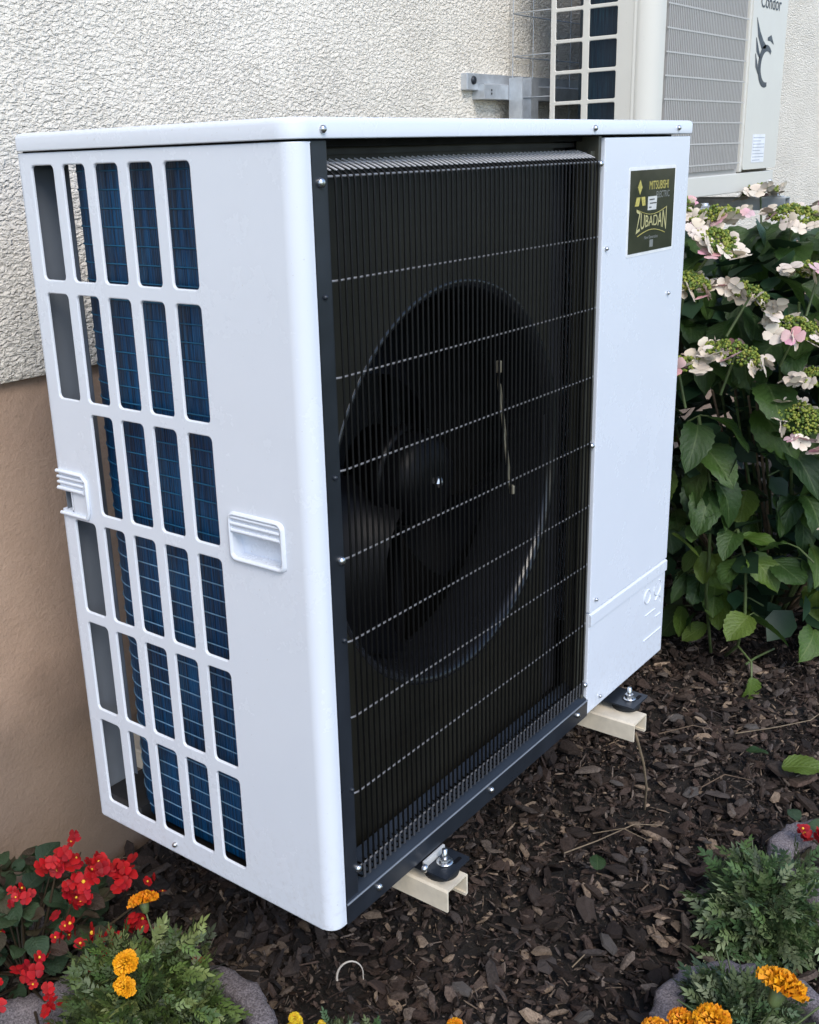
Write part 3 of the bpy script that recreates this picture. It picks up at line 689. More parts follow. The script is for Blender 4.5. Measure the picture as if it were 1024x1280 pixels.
# flower heads: domes of tiny green buds with four-sepal florets round the rim
FL = [flower_mesh((.80, .70, .56), (.84, .74, .62), 4, 'floret') for _ in range(3)] + [flower_mesh((.70, .38, .36), (.82, .60, .54), 4, 'floret') for _ in range(2)]
BV = np.array([(1, 0, 0), (-1, 0, 0), (0, 1, 0), (0, -1, 0), (0, 0, 1), (0, 0, -1)], float); BF = np.array([(0, 2, 4), (2, 1, 4), (1, 3, 4), (3, 0, 4), (2, 0, 5), (1, 2, 5), (3, 1, 5), (0, 3, 5)])
def flower_head(p, rad, tilt, az, nf):
    m = 330; a = RNG.uniform(0, 6.28, m); q = np.sqrt(RNG.random(m)); lumps = .14 * np.sin(a * 5) * q + .1 * np.sin(q * 14)
    P = np.stack([np.cos(a) * q * rad, np.sin(a) * q * rad, rad * (.38 * (1 - q * q) + lumps * .5) + RNG.normal(0, rad * .04, m)], 1)
    t = np.array([(.24, .29, .04), (.16, .22, .035), (.33, .34, .07), (.10, .16, .03)])[RNG.integers(0, 4, m)]
    V, F, T = stamp(BV, BF, rotmats(a, a * 2, a), P, RNG.uniform(.0028, .0052, (m, 1)) * np.ones((1, 3)), t)
    head = link('flower_head', np_mesh('flower_head', V, F, petals, T, smooth=True), hy, p, (tilt * math.sin(az), -tilt * math.cos(az) * -1, 0))
    MB().tube([(0, 0, -.09), (0, 0, -.03), (0, 0, .01)], [.003, .003, .002], 6).build('stalk', stem_m, head)
    nf = nf + 3
    for k in range(nf):
        b = 2 * math.pi * k / nf + rh.uniform(-.25, .25); rr_ = rad * rh.uniform(.85, 1.35); s = rh.uniform(.015, .025)
        o = link('floret', rh.choice(FL[:3] if rh.random() < .66 else FL), head, (math.cos(b) * rr_, math.sin(b) * rr_, rh.uniform(-.012, .012)), (R(rh.uniform(-55, 55)), R(rh.uniform(-55, 55)), rh.uniform(0, 6))); o.scale = (s,) * 3
HEADS = [(1.50, .12, .86, .055, 9), (1.72, .02, .85, .055, 9), (1.90, -.08, .84, .06, 9), (1.36, .12, .70, .05, 9), (1.46, .02, .66, .065, 11), (1.60, -.08, .70, .06, 9), (1.40, .02, .545, .065, 11), (1.52, -.07, .59, .055, 9),
         (1.34, .12, .52, .05, 9), (1.55, -.13, .48, .065, 11), (1.42, .08, .78, .05, 8), (1.70, -.18, .58, .055, 9), (1.80, -.1, .76, .055, 9), (1.62, -.18, .33, .06, 11), (1.50, -.1, .40, .05, 8), (1.56, -.20, .14, .035, 6),
         (2.05, .0, .88, .06, 9), (1.95, -.2, .68, .06, 9), (2.25, -.15, .88, .06, 9), (2.3, .3, .88, .05, 8), (1.7, .3, .88, .045, 7)]
for (x, y, z, rad, nf) in HEADS:
    flower_head(L(x, y, z - (.035 if z > .8 else 0)), rad, R(rh.uniform(0, 38)), rh.uniform(0, 6.28), nf + 4)

# ================================================================ LITTER
def litter(name, label, cat, mb, mat, loc=(0, 0, 0), group=None): return tag(mb.build(name, mat, None, loc), label, cat, group)
def gz(x, y): return GZ + float(height(x, y)) + .012
def twig(pts, r, label, mat, name='dry_twig', group='dry twigs on the mulch'):
    P = [(x, y, gz(x, y) + z) for x, y, z in pts]; litter(name, label, 'twig', MB().tube(P, [r * .72 * (1 - .5 * i / len(P)) for i in range(len(P))], 5), mat, group=group)
twig([(.70, .03, .012), (.78, .0, .016), (.86, -.04, .018), (.90, -.08, .012)], .0022, 'long pale twig lying across the mulch in the open middle', straw_m)
twig([(.80, .02, .014), (.83, -.03, .02), (.83, -.09, .012)], .0016, 'short forked twig crossing the long pale twig', straw_m)
twig([(1.3, -.08, .01), (1.36, -.15, .018), (1.45, -.2, .02), (1.6, -.22, .012)], .002, 'thin dry stem lying below the hydrangea toward the right edge', straw_m)
twig([(1.05, -.10, .01), (1.10, -.13, .02), (1.12, -.18, .012)], .002, 'brown twig on the mulch left of the torn green leaf', wood_m)
twig([(1.2, .06, .01), (1.25, .0, .02), (1.27, -.03, .012)], .002, 'short dark twig on the mulch below the hydrangea', wood_m)
twig([(.45, -.12, .008), (.475, -.13, .02)], .0018, 'tiny straw coloured splinter standing in the mulch near the bottom', straw_m)
litter('dry_vine', 'bent dry stem hanging from the far beige bracket down to the mulch', 'stem', MB().tube([(.815, -.052, -.068), (.84, -.06, -.14), (.885, -.05, -.22), (.93, -.03, GZ + .01)], [.003, .0026, .0024, .002], 6), straw_m)
hk = [(.209 - .017 * math.cos(R(a)), .158 + .014 * math.cos(R(a)), GZ + .018 + .028 * math.sin(R(a)) - (.012 if a > 180 else 0)) for a in range(-10, 200, 14)]
litter('curled_stem', 'small white curled stem hooking out of the dark mulch', 'stem', MB().tube(hk, [.0022 - .00009 * i for i in range(len(hk))], 6), M_plain('pale_stem', (.6, .55, .48), .6))
def loose_leaf(x, y, s, az, lime, label, tilt=15):
    o = link('fallen_leaf', (hl_l if lime else hl_d)[0].copy(), None, (x, y, gz(x, y) + .02), (R(tilt), R(8), R(az))); o.scale = (s,) * 3
    tag(o, label, 'leaf', 'green leaves lying on the mulch')
loose_leaf(1.13, .17, .07, -110, 0, 'green leaf lying on the mulch behind the far bracket')
loose_leaf(1.20, -.215, .085, 200, 1, 'torn green hydrangea leaf flat on the mulch near the right edge')
loose_leaf(1.235, -.175, .05, 40, 0, 'small pale green leaf beside the torn leaf')
loose_leaf(.68, -.05, .04, -60, 0, 'tiny grey green leaf on open mulch in the lower middle')
rp = link('red_petal', RED[0].copy(), None, (.08, .38, GZ + .02), (.4, .2, 0)); rp.scale = (.014,) * 3
tag(rp, 'single fallen red begonia petal on the mulch behind the planter', 'petal')

# ================================================================ THE HEAT PUMP UNIT
UW, UD, UH = 1.0436, .478, 1.02
hp = thing('heat_pump_unit', 'large white outdoor heat pump unit with black fan grille and side coil openings', 'heat pump')
def screw(parent, p, axis='-y', r=.0048, mat=screw_m):
    prof = [(0.0001, 0.0052), (r * .55, .0048), (r * .9, .003), (r, .0008), (r, -.002)]
    mb = MB()
    if axis == '-y': mb.lathe([(a, -b) for a, b in prof], (0, 0, 0), 'y', 12)
    elif axis == '-x': mb.lathe([(a, -b) for a, b in prof], (0, 0, 0), 'x', 12)
    else: mb.lathe(prof, (0, 0, 0), 'z', 12)
    mb.lathe([(r * .30, -.0055 if axis != 'z' else .0055), (.0001, -.0056 if axis != 'z' else .0056)], (0, 0, 0), {'-y': 'y', '-x': 'x', 'z': 'z'}[axis], 6, False)
    return mb.build('screw', mat, parent, p)
# --- side panel: u runs from the front strip (u<0) round the corner to the back (u = UD)
CR = .020; ARC = CR * math.pi / 2
def PU(u, v, d):
    # u: 0..UD-CR on the side measured from back edge forward is handled as y directly for u>=CR
    if u >= CR: return (d, u, v)
    t = (CR - u) / ARC
    if t <= 1:
        a = t * math.pi / 2; r_ = CR - d
        return (CR - r_ * math.cos(a), CR - r_ * math.sin(a), v)
    return (CR + (CR - u - ARC), d, v)
u_front = CR - ARC - .008
cols = [(.158, .202), (.2065 + .0135, .2065 + .0575), (.2845, .3285), (.3475, .3915), (.4095, .4545)]
cols = [(.1585, .2025), (.2220, .2660), (.2845, .3285), (.3470, .3910), (.4095, .4545)]
rows = [(.036, .179), (.197, .340), (.357, .499), (.517, .659), (.676, .818), (.836, .980)]
xs = [CR + .001, .046, .136, .1500] ; xs = sorted(set([round(x, 5) for x in xs]))
i0 = len(xs) - 1
for k in range(5): xs.append((cols[k][1] + (cols[k + 1][0] if k < 4 else UD + .005 - (.0)) ) / 2 if k < 4 else UD)
zs = [.003] + [(rows[k][1] + rows[k + 1][0]) / 2 for k in range(5)] + [.994]
zs = sorted(zs + [.508, .5365][1:] + [])
# insert split lines for the handle pocket
zs = sorted(set(zs + [.508, .5400]) - {.5365})
holes = {}
def cell(x, z): return (max(i for i in range(len(xs) - 1) if xs[i] <= x), max(j for j in range(len(zs) - 1) if zs[j] <= z))
side = MB(); sk = set()
ROWZ = [0, 1, 2, 3, 4, 5]
# plate is laid out band by band so that the pocket rows stay simple
def band(z0, z1, hs, xs_, lip=.0016, r=.006):
    plate(side, xs_, [z0, z1], hs, PU, .0035, r, lip)
zb = [.003] + [(rows[k][1] + rows[k + 1][0]) / 2 for k in range(5)] + [.994]
for k in range(6):
    h = {}
    for c_ in range(5):
        if k == 3 and c_ == 4: continue
        h[(i0 + c_, 0)] = (*cols[c_], *rows[k])
    if k != 3: band(zb[k], zb[k + 1], h, xs)
    else:
        z0, z1 = zb[3], zb[4]
        # columns with openings
        xa = xs[i0:i0 + 5]
        band(z0, z1, {(c_, 0): (*cols[c_], *rows[3]) for c_ in range(4)}, xa)
        # plain area in front of the grid with pocket hole of the front handle
        pk = xs.index(.046)
        plate(side, xs[:i0 + 1], [z0, .5095 - .0015, .5415, z1], {}, PU, .0035, skip={(pk, 0), (pk, 1)} if z0 < .504 else {(pk, 1)})
        # piece left of the rear handle notch
        plate(side, [xs[i0 + 4], .452, UD], [z0, .512, .541, z1], {}, PU, .0035, skip={(1, 1)})
# rim edges of the panel (top, bottom, back, front)
side.box((0.0, UD - .0005, .003), (.012, UD + .0012, .5117)); side.box((0, UD - .0005, .5412), (.012, UD + .0012, .9945))
fx = CR + (CR - u_front - ARC)
side.box((fx - .0012, .0, .003), (fx, .010, .9945)); side.box((.0012, CR, .0), (.008, UD, .0022))
path = [(UD, 0)] + [(CR, 0)] + [(CR - ARC * k / 10, 0) for k in range(1, 11)] + [(u_front, 0)]
for zt_ in (.9942, .0028):
    side.tube([PU(u, zt_, .0016) for u, _ in path], .0016, 8)
ua = [CR + .001, CR] + [CR - ARC * k / 14 for k in range(1, 15)] + [CR - ARC - .001, u_front]
for dep in (0, .0035):
    side.add([PU(u, z, dep) for z in (.003, .994) for u in ua], [(k, k + 1, len(ua) + k + 1, len(ua) + k) for k in range(len(ua) - 1)], True)
side.build('side_panel', white, hp)
# bottom return of the side panel and front handle
mb = MB()
x0, x1, z0, z1 = .045, .139, .504, .570
o_ = rrect(x0, x1, z0, z1, .010, 4); i_ = rrect(x0 + .006, x1 - .006, z0 + .0065, z1 - .0055, .006, 4); i2 = rrect(x0 + .002, x1 - .002, z0 + .002, z1 - .002, .009, 4)
m = len(o_)
def hp_(u, v, d): return (d, u, v)
vs = [hp_(u, v, .0005) for u, v in o_] + [hp_(u, v, -.0045) for u, v in i2] + [hp_(u, v, -.0045) for u, v in rrect(x0 + .0045, x1 - .0045, z0 + .005, z1 - .0045, .0075, 4)] + [hp_(u, v, -.0008) for u, v in i_]
mb.add(vs, [(l * m + k, l * m + (k + 1) % m, (l + 1) * m + (k + 1) % m, (l + 1) * m + k) for l in range(3) for k in range(m)], True)
mb.add([hp_(a, b, -.0008) for a, b in ((x0 + .005, z1 - .005), (x1 - .005, z1 - .005), (x1 - .005, .5415), (x0 + .005, .5415))], [(0, 1, 2, 3)])
for zc in (.5625, .5545, .5455):
    mb.tube([(-.0018, x0 + .006, zc), (-.0018, x1 - .006, zc)], .0026, 8)
# pocket
mb.add([hp_(a, b, d) for a, b, d in ((x0 + .005, .5415, -.001), (x1 - .005, .5415, -.001), (x1 - .005, .5415, .012), (x0 + .005, .5415, .012),
                                    (x0 + .005, .509, .018), (x1 - .005, .509, .018), (x0 + .005, .509, -.001), (x1 - .005, .509, -.001))],
       [(0, 1, 2, 3), (3, 2, 5, 4), (4, 5, 7, 6), (0, 3, 4, 6), (1, 7, 5, 2)])
mb.build('handle', white, hp, fix=False)
mb = MB()      # rear handle, open at the back edge
y0, y1 = .417, UD + .003
for pts, r_ in (([(-.002, y0 + .005, .506), (-.002, y0, .515), (-.002, y0, .560), (-.002, y0 + .008, .5685), (-.002, y1, .5685)], .0028), ([(-.002, y0 + .005, .506), (-.002, y1, .506)], .0028),
                ([(-.001, y0 + .005, .5600), (-.001, y1, .5600)], .0024), ([(-.001, y0 + .005, .5520), (-.001, y1, .5520)], .0024), ([(-.002, y0 + .006, .5435), (-.002, y1, .5435)], .0030)):
    mb.tube(pts, r_, 8)
mb.box((.0, .4535, .510), (.016, .4565, .5415)); mb.box((.004, .455, .508), (.02, UD, .5115))
mb.build('handle', white, hp)
screw(hp, (-.0005, .306, .0165), '-x', .0042)
screw(hp, (-.0005, .04, .985), '-x', .0001) if False else None
# back flange, seen from inside through the first openings
mb = MB(); mb.box((.0035, UD - .006, .003), (.066, UD - .0045, .994)); mb.box((.064, UD - .014, .02), (.0655, UD - .006, .985)); mb.build('back_flange', inner_m, hp)
# --- lid
mb = MB(); n = 8
def lid_loop(e, z):
    pts = []
    r_ = .024 + e
    for k in range(n + 1):
        a = R(180 + 90 * k / n); pts.append((-e + r_ + math.cos(a) * r_, -e + r_ + math.sin(a) * r_, z))
    for k in range(n + 1):
        a = R(270 + 90 * k / n); q = .006; pts.append((UW + e - q + math.cos(a) * q, -e + q + math.sin(a) * q, z))
    for cx_, cy_, a0 in ((UW + e - .006, UD + e - .006, 0), (-e + .006, UD + e - .006, 90)):
        for k in range(n + 1):
            a = R(a0 + 90 * k / n); pts.append((cx_ + math.cos(a) * .006, cy_ + math.sin(a) * .006, z))
    return pts
loops = [lid_loop(.0015, .9985), lid_loop(.0028, .9980), lid_loop(.0030, .9995), lid_loop(.0030, 1.0135), lid_loop(.0022, 1.0165), lid_loop(.0005, 1.0188), lid_loop(-.003, 1.0200)]
m = len(loops[0]); mb.add([p for l in loops for p in l], [(i * m + k, i * m + (k + 1) % m, (i + 1) * m + (k + 1) % m, (i + 1) * m + k) for i in range(len(loops) - 1) for k in range(m)], True)
mb.add(loops[-1], [tuple(range(m))]); mb.add(loops[0], [tuple(range(m))[::-1]])
lid = mb.build('lid', white, hp)
MB().box((.004, .034, .990), (UW - .004, UD - .004, .9978)).build('lid_gap', blackp, hp)
for x in (.044, .670, .980): screw(hp, (x, -.0030, 1.0075), '-y', .0046)
# --- right front covers
mb = MB()
mb.box((.7135, .0, .2015), (UW, .022, .994), .0018); mb.build('front_cover', white, hp)
mb = MB(); mb.box((.7150, .0015, .0), (UW - .0004, .022, .1995), .0018)
mb.prism([(-.0016, .1762), (-.0016, .1965), (.003, .1990), (.003, .173)], .7155, UW - .001, 'x'); lc = mb.build('lower_cover', white, hp)
mb = MB()
def ringpts(cx_, cz_, r_, a0, a1, n=14): return [(cx_ + r_ * math.cos(R(a0 + (a1 - a0) * k / n)), .001, cz_ + r_ * math.sin(R(a0 + (a1 - a0) * k / n))) for k in range(n + 1)]
mb.tube(ringpts(.962, .146, .014, 0, 360, 18), .0014, 6, False)
mb.tube(ringpts(1.008, .150, .016, 60, -200), .0014, 6); mb.tube(ringpts(1.012, .118, .013, 150, -20), .0014, 6)
mb.tube([(.955, .001, .107), (1.0, .001, .107)], .0013, 6); mb.tube([(1.004, .001, .088), (1.03, .001, .088)], .0013, 6); mb.tube([(.952, .001, .054), (1.034, .001, .054)], .0016, 6)
mb.build('embossed_mark', white, lc)
mb = MB(); mb.box((UW - .004, .0225, .003), (UW, UD, .994), .001); mb.build('right_panel', white, hp)
mb = MB(); mb.box((.4, UD - .003, .003), (UW - .0045, UD, .994)); mb.build('back_panel', inner_m, hp)
for x, z in ((.726, .827), (.977, .729), (.733, .222)): screw(hp, (x, -.0003, z), '-y', .0036)
screw(hp, (.766, .0010, .017), '-y', .0036)
# --- black front frame
mb = MB(); mb.box((.0278, .0025, .003), (.0565, .020, .9965), .001); mb.box((.0565, .012, .03), (.0585, .045, .9965)); mb.build('left_post', slate, hp)
mb = MB(); mb.box((.7035, .006, .003), (.7125, .045, .9965), .0008); mb.box((.690, .012, .04), (.7035, .016, .975)); mb.build('right_post', M_plain('olive_dark_steel', (.045, .045, .035), .35, 0, .2, 12), hp)
mb = MB(); mb.prism([(-.001, .000), (-.001, .0300), (.001, .0325), (.040, .062), (.040, .0)], .0280, .7145, 'x'); mb.build('bottom_rail', slate, hp)
mb = MB(); mb.tube([(.0285, -.0008, .0312), (.714, -.0008, .0312)], .0016, 6); mb.build('rail_edge', M_plain('pale_rail_edge', (.22, .24, .27), .35, .3), hp)  # thin paler line along the front edge of the rail
for x, z, y in ((.387, .0185, -.001), (.676, .0185, -.001), (.096, .0185, -.001)): screw(hp, (x, y, z), '-y', .0052)
for x, z in ((.0435, .953), (.0505, .515), (.0570, .0715)): screw(hp, (x, .0020, z), '-y', .0056)
for x, z in ((.7050, .956), (.7060, .508), (.7090, .063)): screw(hp, (x, .0035, z), '-y', .0052)
for x, z in ((.0425, .831), (.045, .621), (.049, .41), (.051, .196)): screw(hp, (x, .0035, z), '-y', .0034, slate)
# --- wire grille
gr_v = MB().tube([(0, .028, .052), (0, .0008, .0545), (0, -.002, .058), (0, -.002, .955), (0, .000, .9605), (0, .006, .9650)], .00150, 6).mesh('vertical_wire', wire_m)
NW = 56; wx0, wx1 = .0640, .6880
for k in range(NW):
    link('vertical_wire', gr_v, hp, (wx0 + (wx1 - wx0) * k / (NW - 1), 0, 0))
hzs = [.959, .847, .737, .626, .515, .404, .298, .187, .0735]
gh = MB().tube([(.0565, .0035, 0), (.063, .0012, 0), (.690, .0012, 0), (.7035, .0035, 0)], .0015, 6).mesh('horizontal_wire', wire_h)
for z in hzs: link('horizontal_wire', gh, hp, (0, 0, z))
o = link('horizontal_wire', gh, hp, (0, .024, .9725))
tip = MB().tube([(0, .0045, .9643), (0, .012, .9675), (0, .0345, .9758)], .0014, 6).mesh('wire_tip', M_plain('wire_bend_painted_glint', (.62, .62, .64), .3, .2, .15, 60))  # pale colour paints the sky reflection on the black wire bends
for k in range(NW): link('wire_tip', tip, hp, (wx0 + (wx1 - wx0) * k / (NW - 1), 0, .0006))
ft = MB().box((-.0020, -.0042, .0555), (.0020, -.0030, .078)).mesh('wire_base_glint', M_plain('wire_base_glint_grey', (.055, .057, .064), .4))  # small slips painting the highlight on the lower wire bends
for k in range(NW): link('wire_base_glint', ft, hp, (wx0 + (wx1 - wx0) * k / (NW - 1), 0, 0))
# --- cowl with round opening, bell mouth, fan
FX, FZ, FR = .378, .516, .287; FY = .050
mb = MB(); n = 96; xa, xb, za, zb_ = .0585, .640, .045, .9965
outer = []
for k in range(n):
    a = 2 * math.pi * k / n; dx, dz = math.cos(a), math.sin(a)
    t = min(((xb - FX) if dx > 0 else (xa - FX)) / dx if abs(dx) > 1e-6 else 9, ((zb_ - FZ) if dz > 0 else (za - FZ)) / dz if abs(dz) > 1e-6 else 9)
    t = max(t, FR + .012)
    outer.append((min(max(FX + dx * t, xa), xb + .03), FY, FZ + dz * t))
inn = [(FX + math.cos(2 * math.pi * k / n) * (FR + .010), FY, FZ + math.sin(2 * math.pi * k / n) * (FR + .010)) for k in range(n)]
mb.add(outer + inn, [(k, (k + 1) % n, n + (k + 1) % n, n + k) for k in range(n)])
for cxq, czq in ((xa, za), (xa, zb_), (xb, za), (xb, zb_)):
    # corner triangles between neighbouring rays
    a = math.atan2(czq - FZ, cxq - FX) % (2 * math.pi); k = int(a / (2 * math.pi / n)); p, q = outer[k % n], outer[(k + 1) % n]
    mb.add([p, (cxq, FY, czq), q], [(0, 1, 2)])
mb.build('fan_cowl', orif_m, hp, fix=False)
MB().box((.655, .064, .045), (.7035, .068, .9965)).build('inner_partition', M_plain('inner_partition_blue', (.020, .022, .027), .5), hp)
mb = MB(); mb.lathe([(FR + .010, FY), (FR + .0085, FY - .0015), (FR + .004, FY - .001), (FR - .001, FY + .003), (FR - .005, FY + .010), (FR - .008, FY + .03), (FR - .008, FY + .10), (FR + .006, FY + .125)], (FX, 0, FZ), 'y', 128)
mb.build('bell_mouth', M_plain('bell_mouth_plastic', (.014, .015, .018), .2, 0, .15, 8, spec=.6), hp)
fan = MB(); fan.lathe([(.0001, .088), (.03, .090), (.058, .098), (.070, .115), (.072, .21), (.0001, .21)], (FX, 0, FZ), 'y', 40).lathe([(.074, .135), (.080, .135), (.082, .15), (.074, .16)], (FX, 0, FZ), 'y', 40)
fan = fan.build('fan', fan_m, hp)
blade_me = None
for b in range(3):
    mb = MB(); nr, na = 12, 14; vs = []
    for i in range(nr + 1):
        q = i / nr; r_ = .068 + q * (FR - .026 - .068)
        sw = .55 * q ** 1.3; wd = .65 + .62 * q
        for j in range(na + 1):
            t = j / na; a = R(120 * b + 68) + sw + wd * (t - .5)
            tip_ = .012 * (1 - abs(2 * t - 1) ** 3) * (q > .99)
            vs.append((FX + math.cos(a) * (r_ + tip_), .150 - .085 * (t - .5) * (1.0 - .15 * q) + .018 * math.sin(t * math.pi) - .01 * q, FZ + math.sin(a) * (r_ + tip_)))
    mb.add(vs, [(i * (na + 1) + j, i * (na + 1) + j + 1, (i + 1) * (na + 1) + j + 1, (i + 1) * (na + 1) + j) for i in range(nr) for j in range(na)], True)
    mb.build('blade', fan_m, fan, fix=False)
mb = MB(); mb.lathe([(.0001, .079), (.004, .080), (.0085, .083), (.0085, .090)], (FX, 0, FZ), 'y', 6, False); mb.build('hub_bolt', screw_m, fan)
rib = MB()
for dx in (-.30, .30): rib.box((FX + dx * .3 - .009, .235, .03), (FX + dx * .3 + .009, .25, .99))
rib.build('motor_bracket', blackp, hp)
mb = MB(); mb.tube([(.4155, .0045, .692), (.4165, .0065, .664), (.4470, .0065, .512), (.4480, .0045, .500)], .0019, 6); mb.tube([(.4215, .0065, .664), (.4520, .0065, .512)], .0011, 5)
mb.box((.410, .001, .682), (.4165, .0075, .699), .001); mb.box((.4445, -.0025, .494), (.4525, .0045, .507), .001)
mb.build('sensor_rod', M_plain('dull_brass_rod', (.32, .29, .22), .35, .5), hp)
# --- coil (L shape): left leg, curved corner, back leg
def coil_path(off):
    pts = [(.020 + off, .030)] + [(.020 + off, .365)]
    cxq, cyq, r_ = .090, .365, .070 - off
    pts += [(cxq - r_ * math.cos(R(90 * k / 10)), cyq + r_ * math.sin(R(90 * k / 10))) for k in range(1, 11)]
    pts += [(.70, .435 - off)]
    return pts
mb = MB(); po, pi_ = coil_path(0), coil_path(.03); m = len(po)
vs = [(x, y, z) for pp in (po, pi_) for z in (.030, .988) for x, y in pp]
fs = []
for k in range(m - 1): fs += [(k, k + 1, m + k + 1, m + k), (2 * m + k, 3 * m + k, 3 * m + k + 1, 2 * m + k + 1)]
mb.add(vs, fs, True); mb.build('heat_exchanger_coil', fins, hp, fix=False)
tm = MB().tube([(x - .0004, y + .0003, 0) for x, y in coil_path(0)[:-2]], .0011, 5).mesh('coil_tube', tube_m)
tm2 = tm.copy(); tm2.materials.clear(); tm2.materials.append(tube_f)
for k in range(42): link('coil_tube', tm if k < 20 else tm2, hp, (0, 0, .045 + k * .0226))
# base pan and partition
MB().box((.0045, .385, .0125), (.12, .470, .046)).box((.006, .042, .003), (UW - .006, UD - .007, .012)).box((.0045, .042, .012), (.0055, .47, .024)).build('base_pan', pan_m, hp)
MB().box((.704, .069, .012), (.708, UD - .007, .989)).build('partition', pan_m, hp)
MB().box((.0565, .052, .05), (.0580, .36, .985)).box((.0600, .395, .02), (.700, .397, .98)).box((.0585, .36, .05), (.0600, .3949, .98)).build('added_dark_screen', pan_m, hp)  # added dark sheets that hide the lit coil and keep the fan opening black
MB().box((.006, .046, .9815), (.70, .44, .988)).build('top_inner_plate', pan_m, hp)
# --- label plate
gold = M_plain('gold_print', (.55, .47, .12), .4, .2, .3, 300)
lab = M_plain('dark_glossy_label', (.030, .031, .018), .16, 0, .6, 9)
silver = M_plain('pale_print', (.62, .62, .60), .4)
greyp = M_plain('grey_print', (.20, .21, .20), .4)
lb = MB(); lb.prism(rrect(.8005, .9865, .8055, .9475, .004, 3), -.0006, -.00005, 'y'); lb = lb.build('label_border', M_plain('white_label_border', (.82, .83, .84), .35), hp)
MB().prism(rrect(.8055, .9815, .8105, .9425, .001, 2), -.0012, -.0007, 'y').build('label', lab, lb)
LX = .8935
def put_text(body, size, x, z, mat, sx=1, sz=1, warp=None, name='label_text', off=-.0014, parent=None):
    me = text_mesh(body, size, .0001, mat, name, warp); o = link(name, me, parent or lb, (x, off, z), (R(90), 0, 0)); o.scale = (sx, sz, 1); return o
def rhomb(mb, cx_, cz_, w_, h_, ang):
    c, s = math.cos(R(ang)), math.sin(R(ang)); P = [(0, 0), (w_, h_ / 2), (0, h_), (-w_, h_ / 2)]
    mb.prism([(cx_ + x * c - z * s, cz_ + x * s + z * c) for x, z in P], -.0016, -.0013, 'y')
mb = MB(); rhomb(mb, .842, .9035, .0085, .024, 0); mb.build('diamond_mark', gold, lb)
mb = MB()
mb.prism([(.8245, .886), (.839, .886), (.8445, .900), (.831, .900)], -.0016, -.0013, 'y'); mb.prism([(.8535, .886), (.865, .886), (.8625, .900), (.8475, .900)], -.0016, -.0013, 'y'); mb.build('diamond_mark', gold, lb)
put_text('MITSUBISHI', .0165, .917, .9165, gold, .95, 1.2); put_text('ELECTRIC', .0140, .934, .9010, greyp, .9, 1.1)
MB().prism([(.8745, .8775), (.9085, .8775), (.9105, .8995), (.8745, .8995)], -.0016, -.0013, 'y').build('white_patch', silver, lb)
dk = M_plain('dark_print', (.05, .05, .05), .5)
for zq, x0q, x1q in ((.8945, .880, .900), (.8885, .882, .908), (.8820, .880, .889)): MB().box((x0q, -.0019, zq - .0009), (x1q, -.0017, zq + .0009)).build('print_line', dk, lb)
def wz(co): x = co.x / .062; k = .75 + .85 * x * x; return Vector((co.x, co.y * k, co.z))
put_text('ZUBADAN', .030, .893, .859, M_plain('pale_gold_print', (.50, .46, .22), .4), .86, 1.05, wz)
mb = MB(); pts = [(.838 + .110 * t, -.0015, .8790 - .0085 * math.sin(math.pi * t)) for t in [k / 10 for k in range(11)]]; mb.tube(pts, .0006, 4)
pts = [(.838 + .110 * t, -.0015, .8370 + .0085 * math.sin(math.pi * t)) for t in [k / 10 for k in range(11)]]; mb.tube(pts, .0008, 4); mb.build('print_line', gold, lb)
put_text('New Generation', .0080, .893, .8330, greyp, 1, 1)
MB().box((.888, -.0016, .8165), (.9015, -.0013, .8285)).build('grey_patch', greyp, lb)

# ================================================================ brackets and feet under the unit
def bracket_arm(x0, x1, ytip, z0, z1, t, mat, label, name='wall_bracket', yw=WY + .01, group=None, cat='bracket'):
    th = thing(name, label, cat, ((x0 + x1) / 2, ytip, z0), group)
    poly = [(x0, z0), (x0, z1 - .003), (x0 + .003, z1), (x1 - .003, z1), (x1, z1 - .003), (x1, z0), (x1 - .006, z0 - .001), (x1 - .006, z0 + t), (x1 - t, z0 + t), (x1 - t, z1 - t), (x0 + t, z1 - t), (x0 + t, z0)]
    MB().prism(poly, ytip, yw, 'y').build('channel', mat, th, local(th)); return th
b1 = bracket_arm(.1935, .2475, -.048, -.067, -.031, .0035, beige, 'beige steel channel bracket under the near front corner of the unit', group='beige brackets carrying the unit')
b2 = bracket_arm(.7820, .8360, -.063, -.067, -.031, .0035, beige, 'beige steel channel bracket under the far front corner of the unit', group='beige brackets carrying the unit')
def foot(xc, yc, label, tab=True):
    th = thing('mounting_foot', label, 'foot', (xc, yc, -.031), 'feet of the unit bolted onto the brackets')
    MB().lathe([(.0001, .0), (.026, .0), (.027, .004), (.022, .010), (.022, .0135), (.0001, .0135)], (0, 0, 0), n=28).build('rubber_pad', rubber, th)
    # plate with slot: two halves of a plate joined round a slot
    mb = MB(); pl = rrect(-.032, .032, -.030, .060, .003, 3)
    mb.prism(pl, .0137, .0172, 'z'); mb.build('foot_plate', slate, th)
    MB().prism(rrect(.004, .024, -.0215, -.0150, .003, 3), .01725, .0176, 'z').build('slot', blackp, th)
    nb = MB(); nb.lathe([(.0001, .0176), (.0125, .0176), (.0125, .0196), (.0085, .0200)], (0, 0, 0), n=22).lathe([(.0082, .0196), (.0082, .0265), (.0001, .0266)], (0, 0, 0), n=6, smooth=False).lathe([(.0040, .026), (.0040, .040), (.0001, .0405)], (0, 0, 0), n=12)
    nb.build('bolt', screw_m, th, (0, -.006, 0))
    if tab:
        MB().box((-.030, .0085, .0176), (.022, .0125, .0290), .0006).build('clamp_tab', M_plain('bright_zinc_tab', (.72, .72, .70), .4, .3), th); screw(th, (-.034, .006, .022), '-y', .0065)
    return th
foot(.2290, -.0140, 'black foot plate with bolt and steel tab on the near bracket')
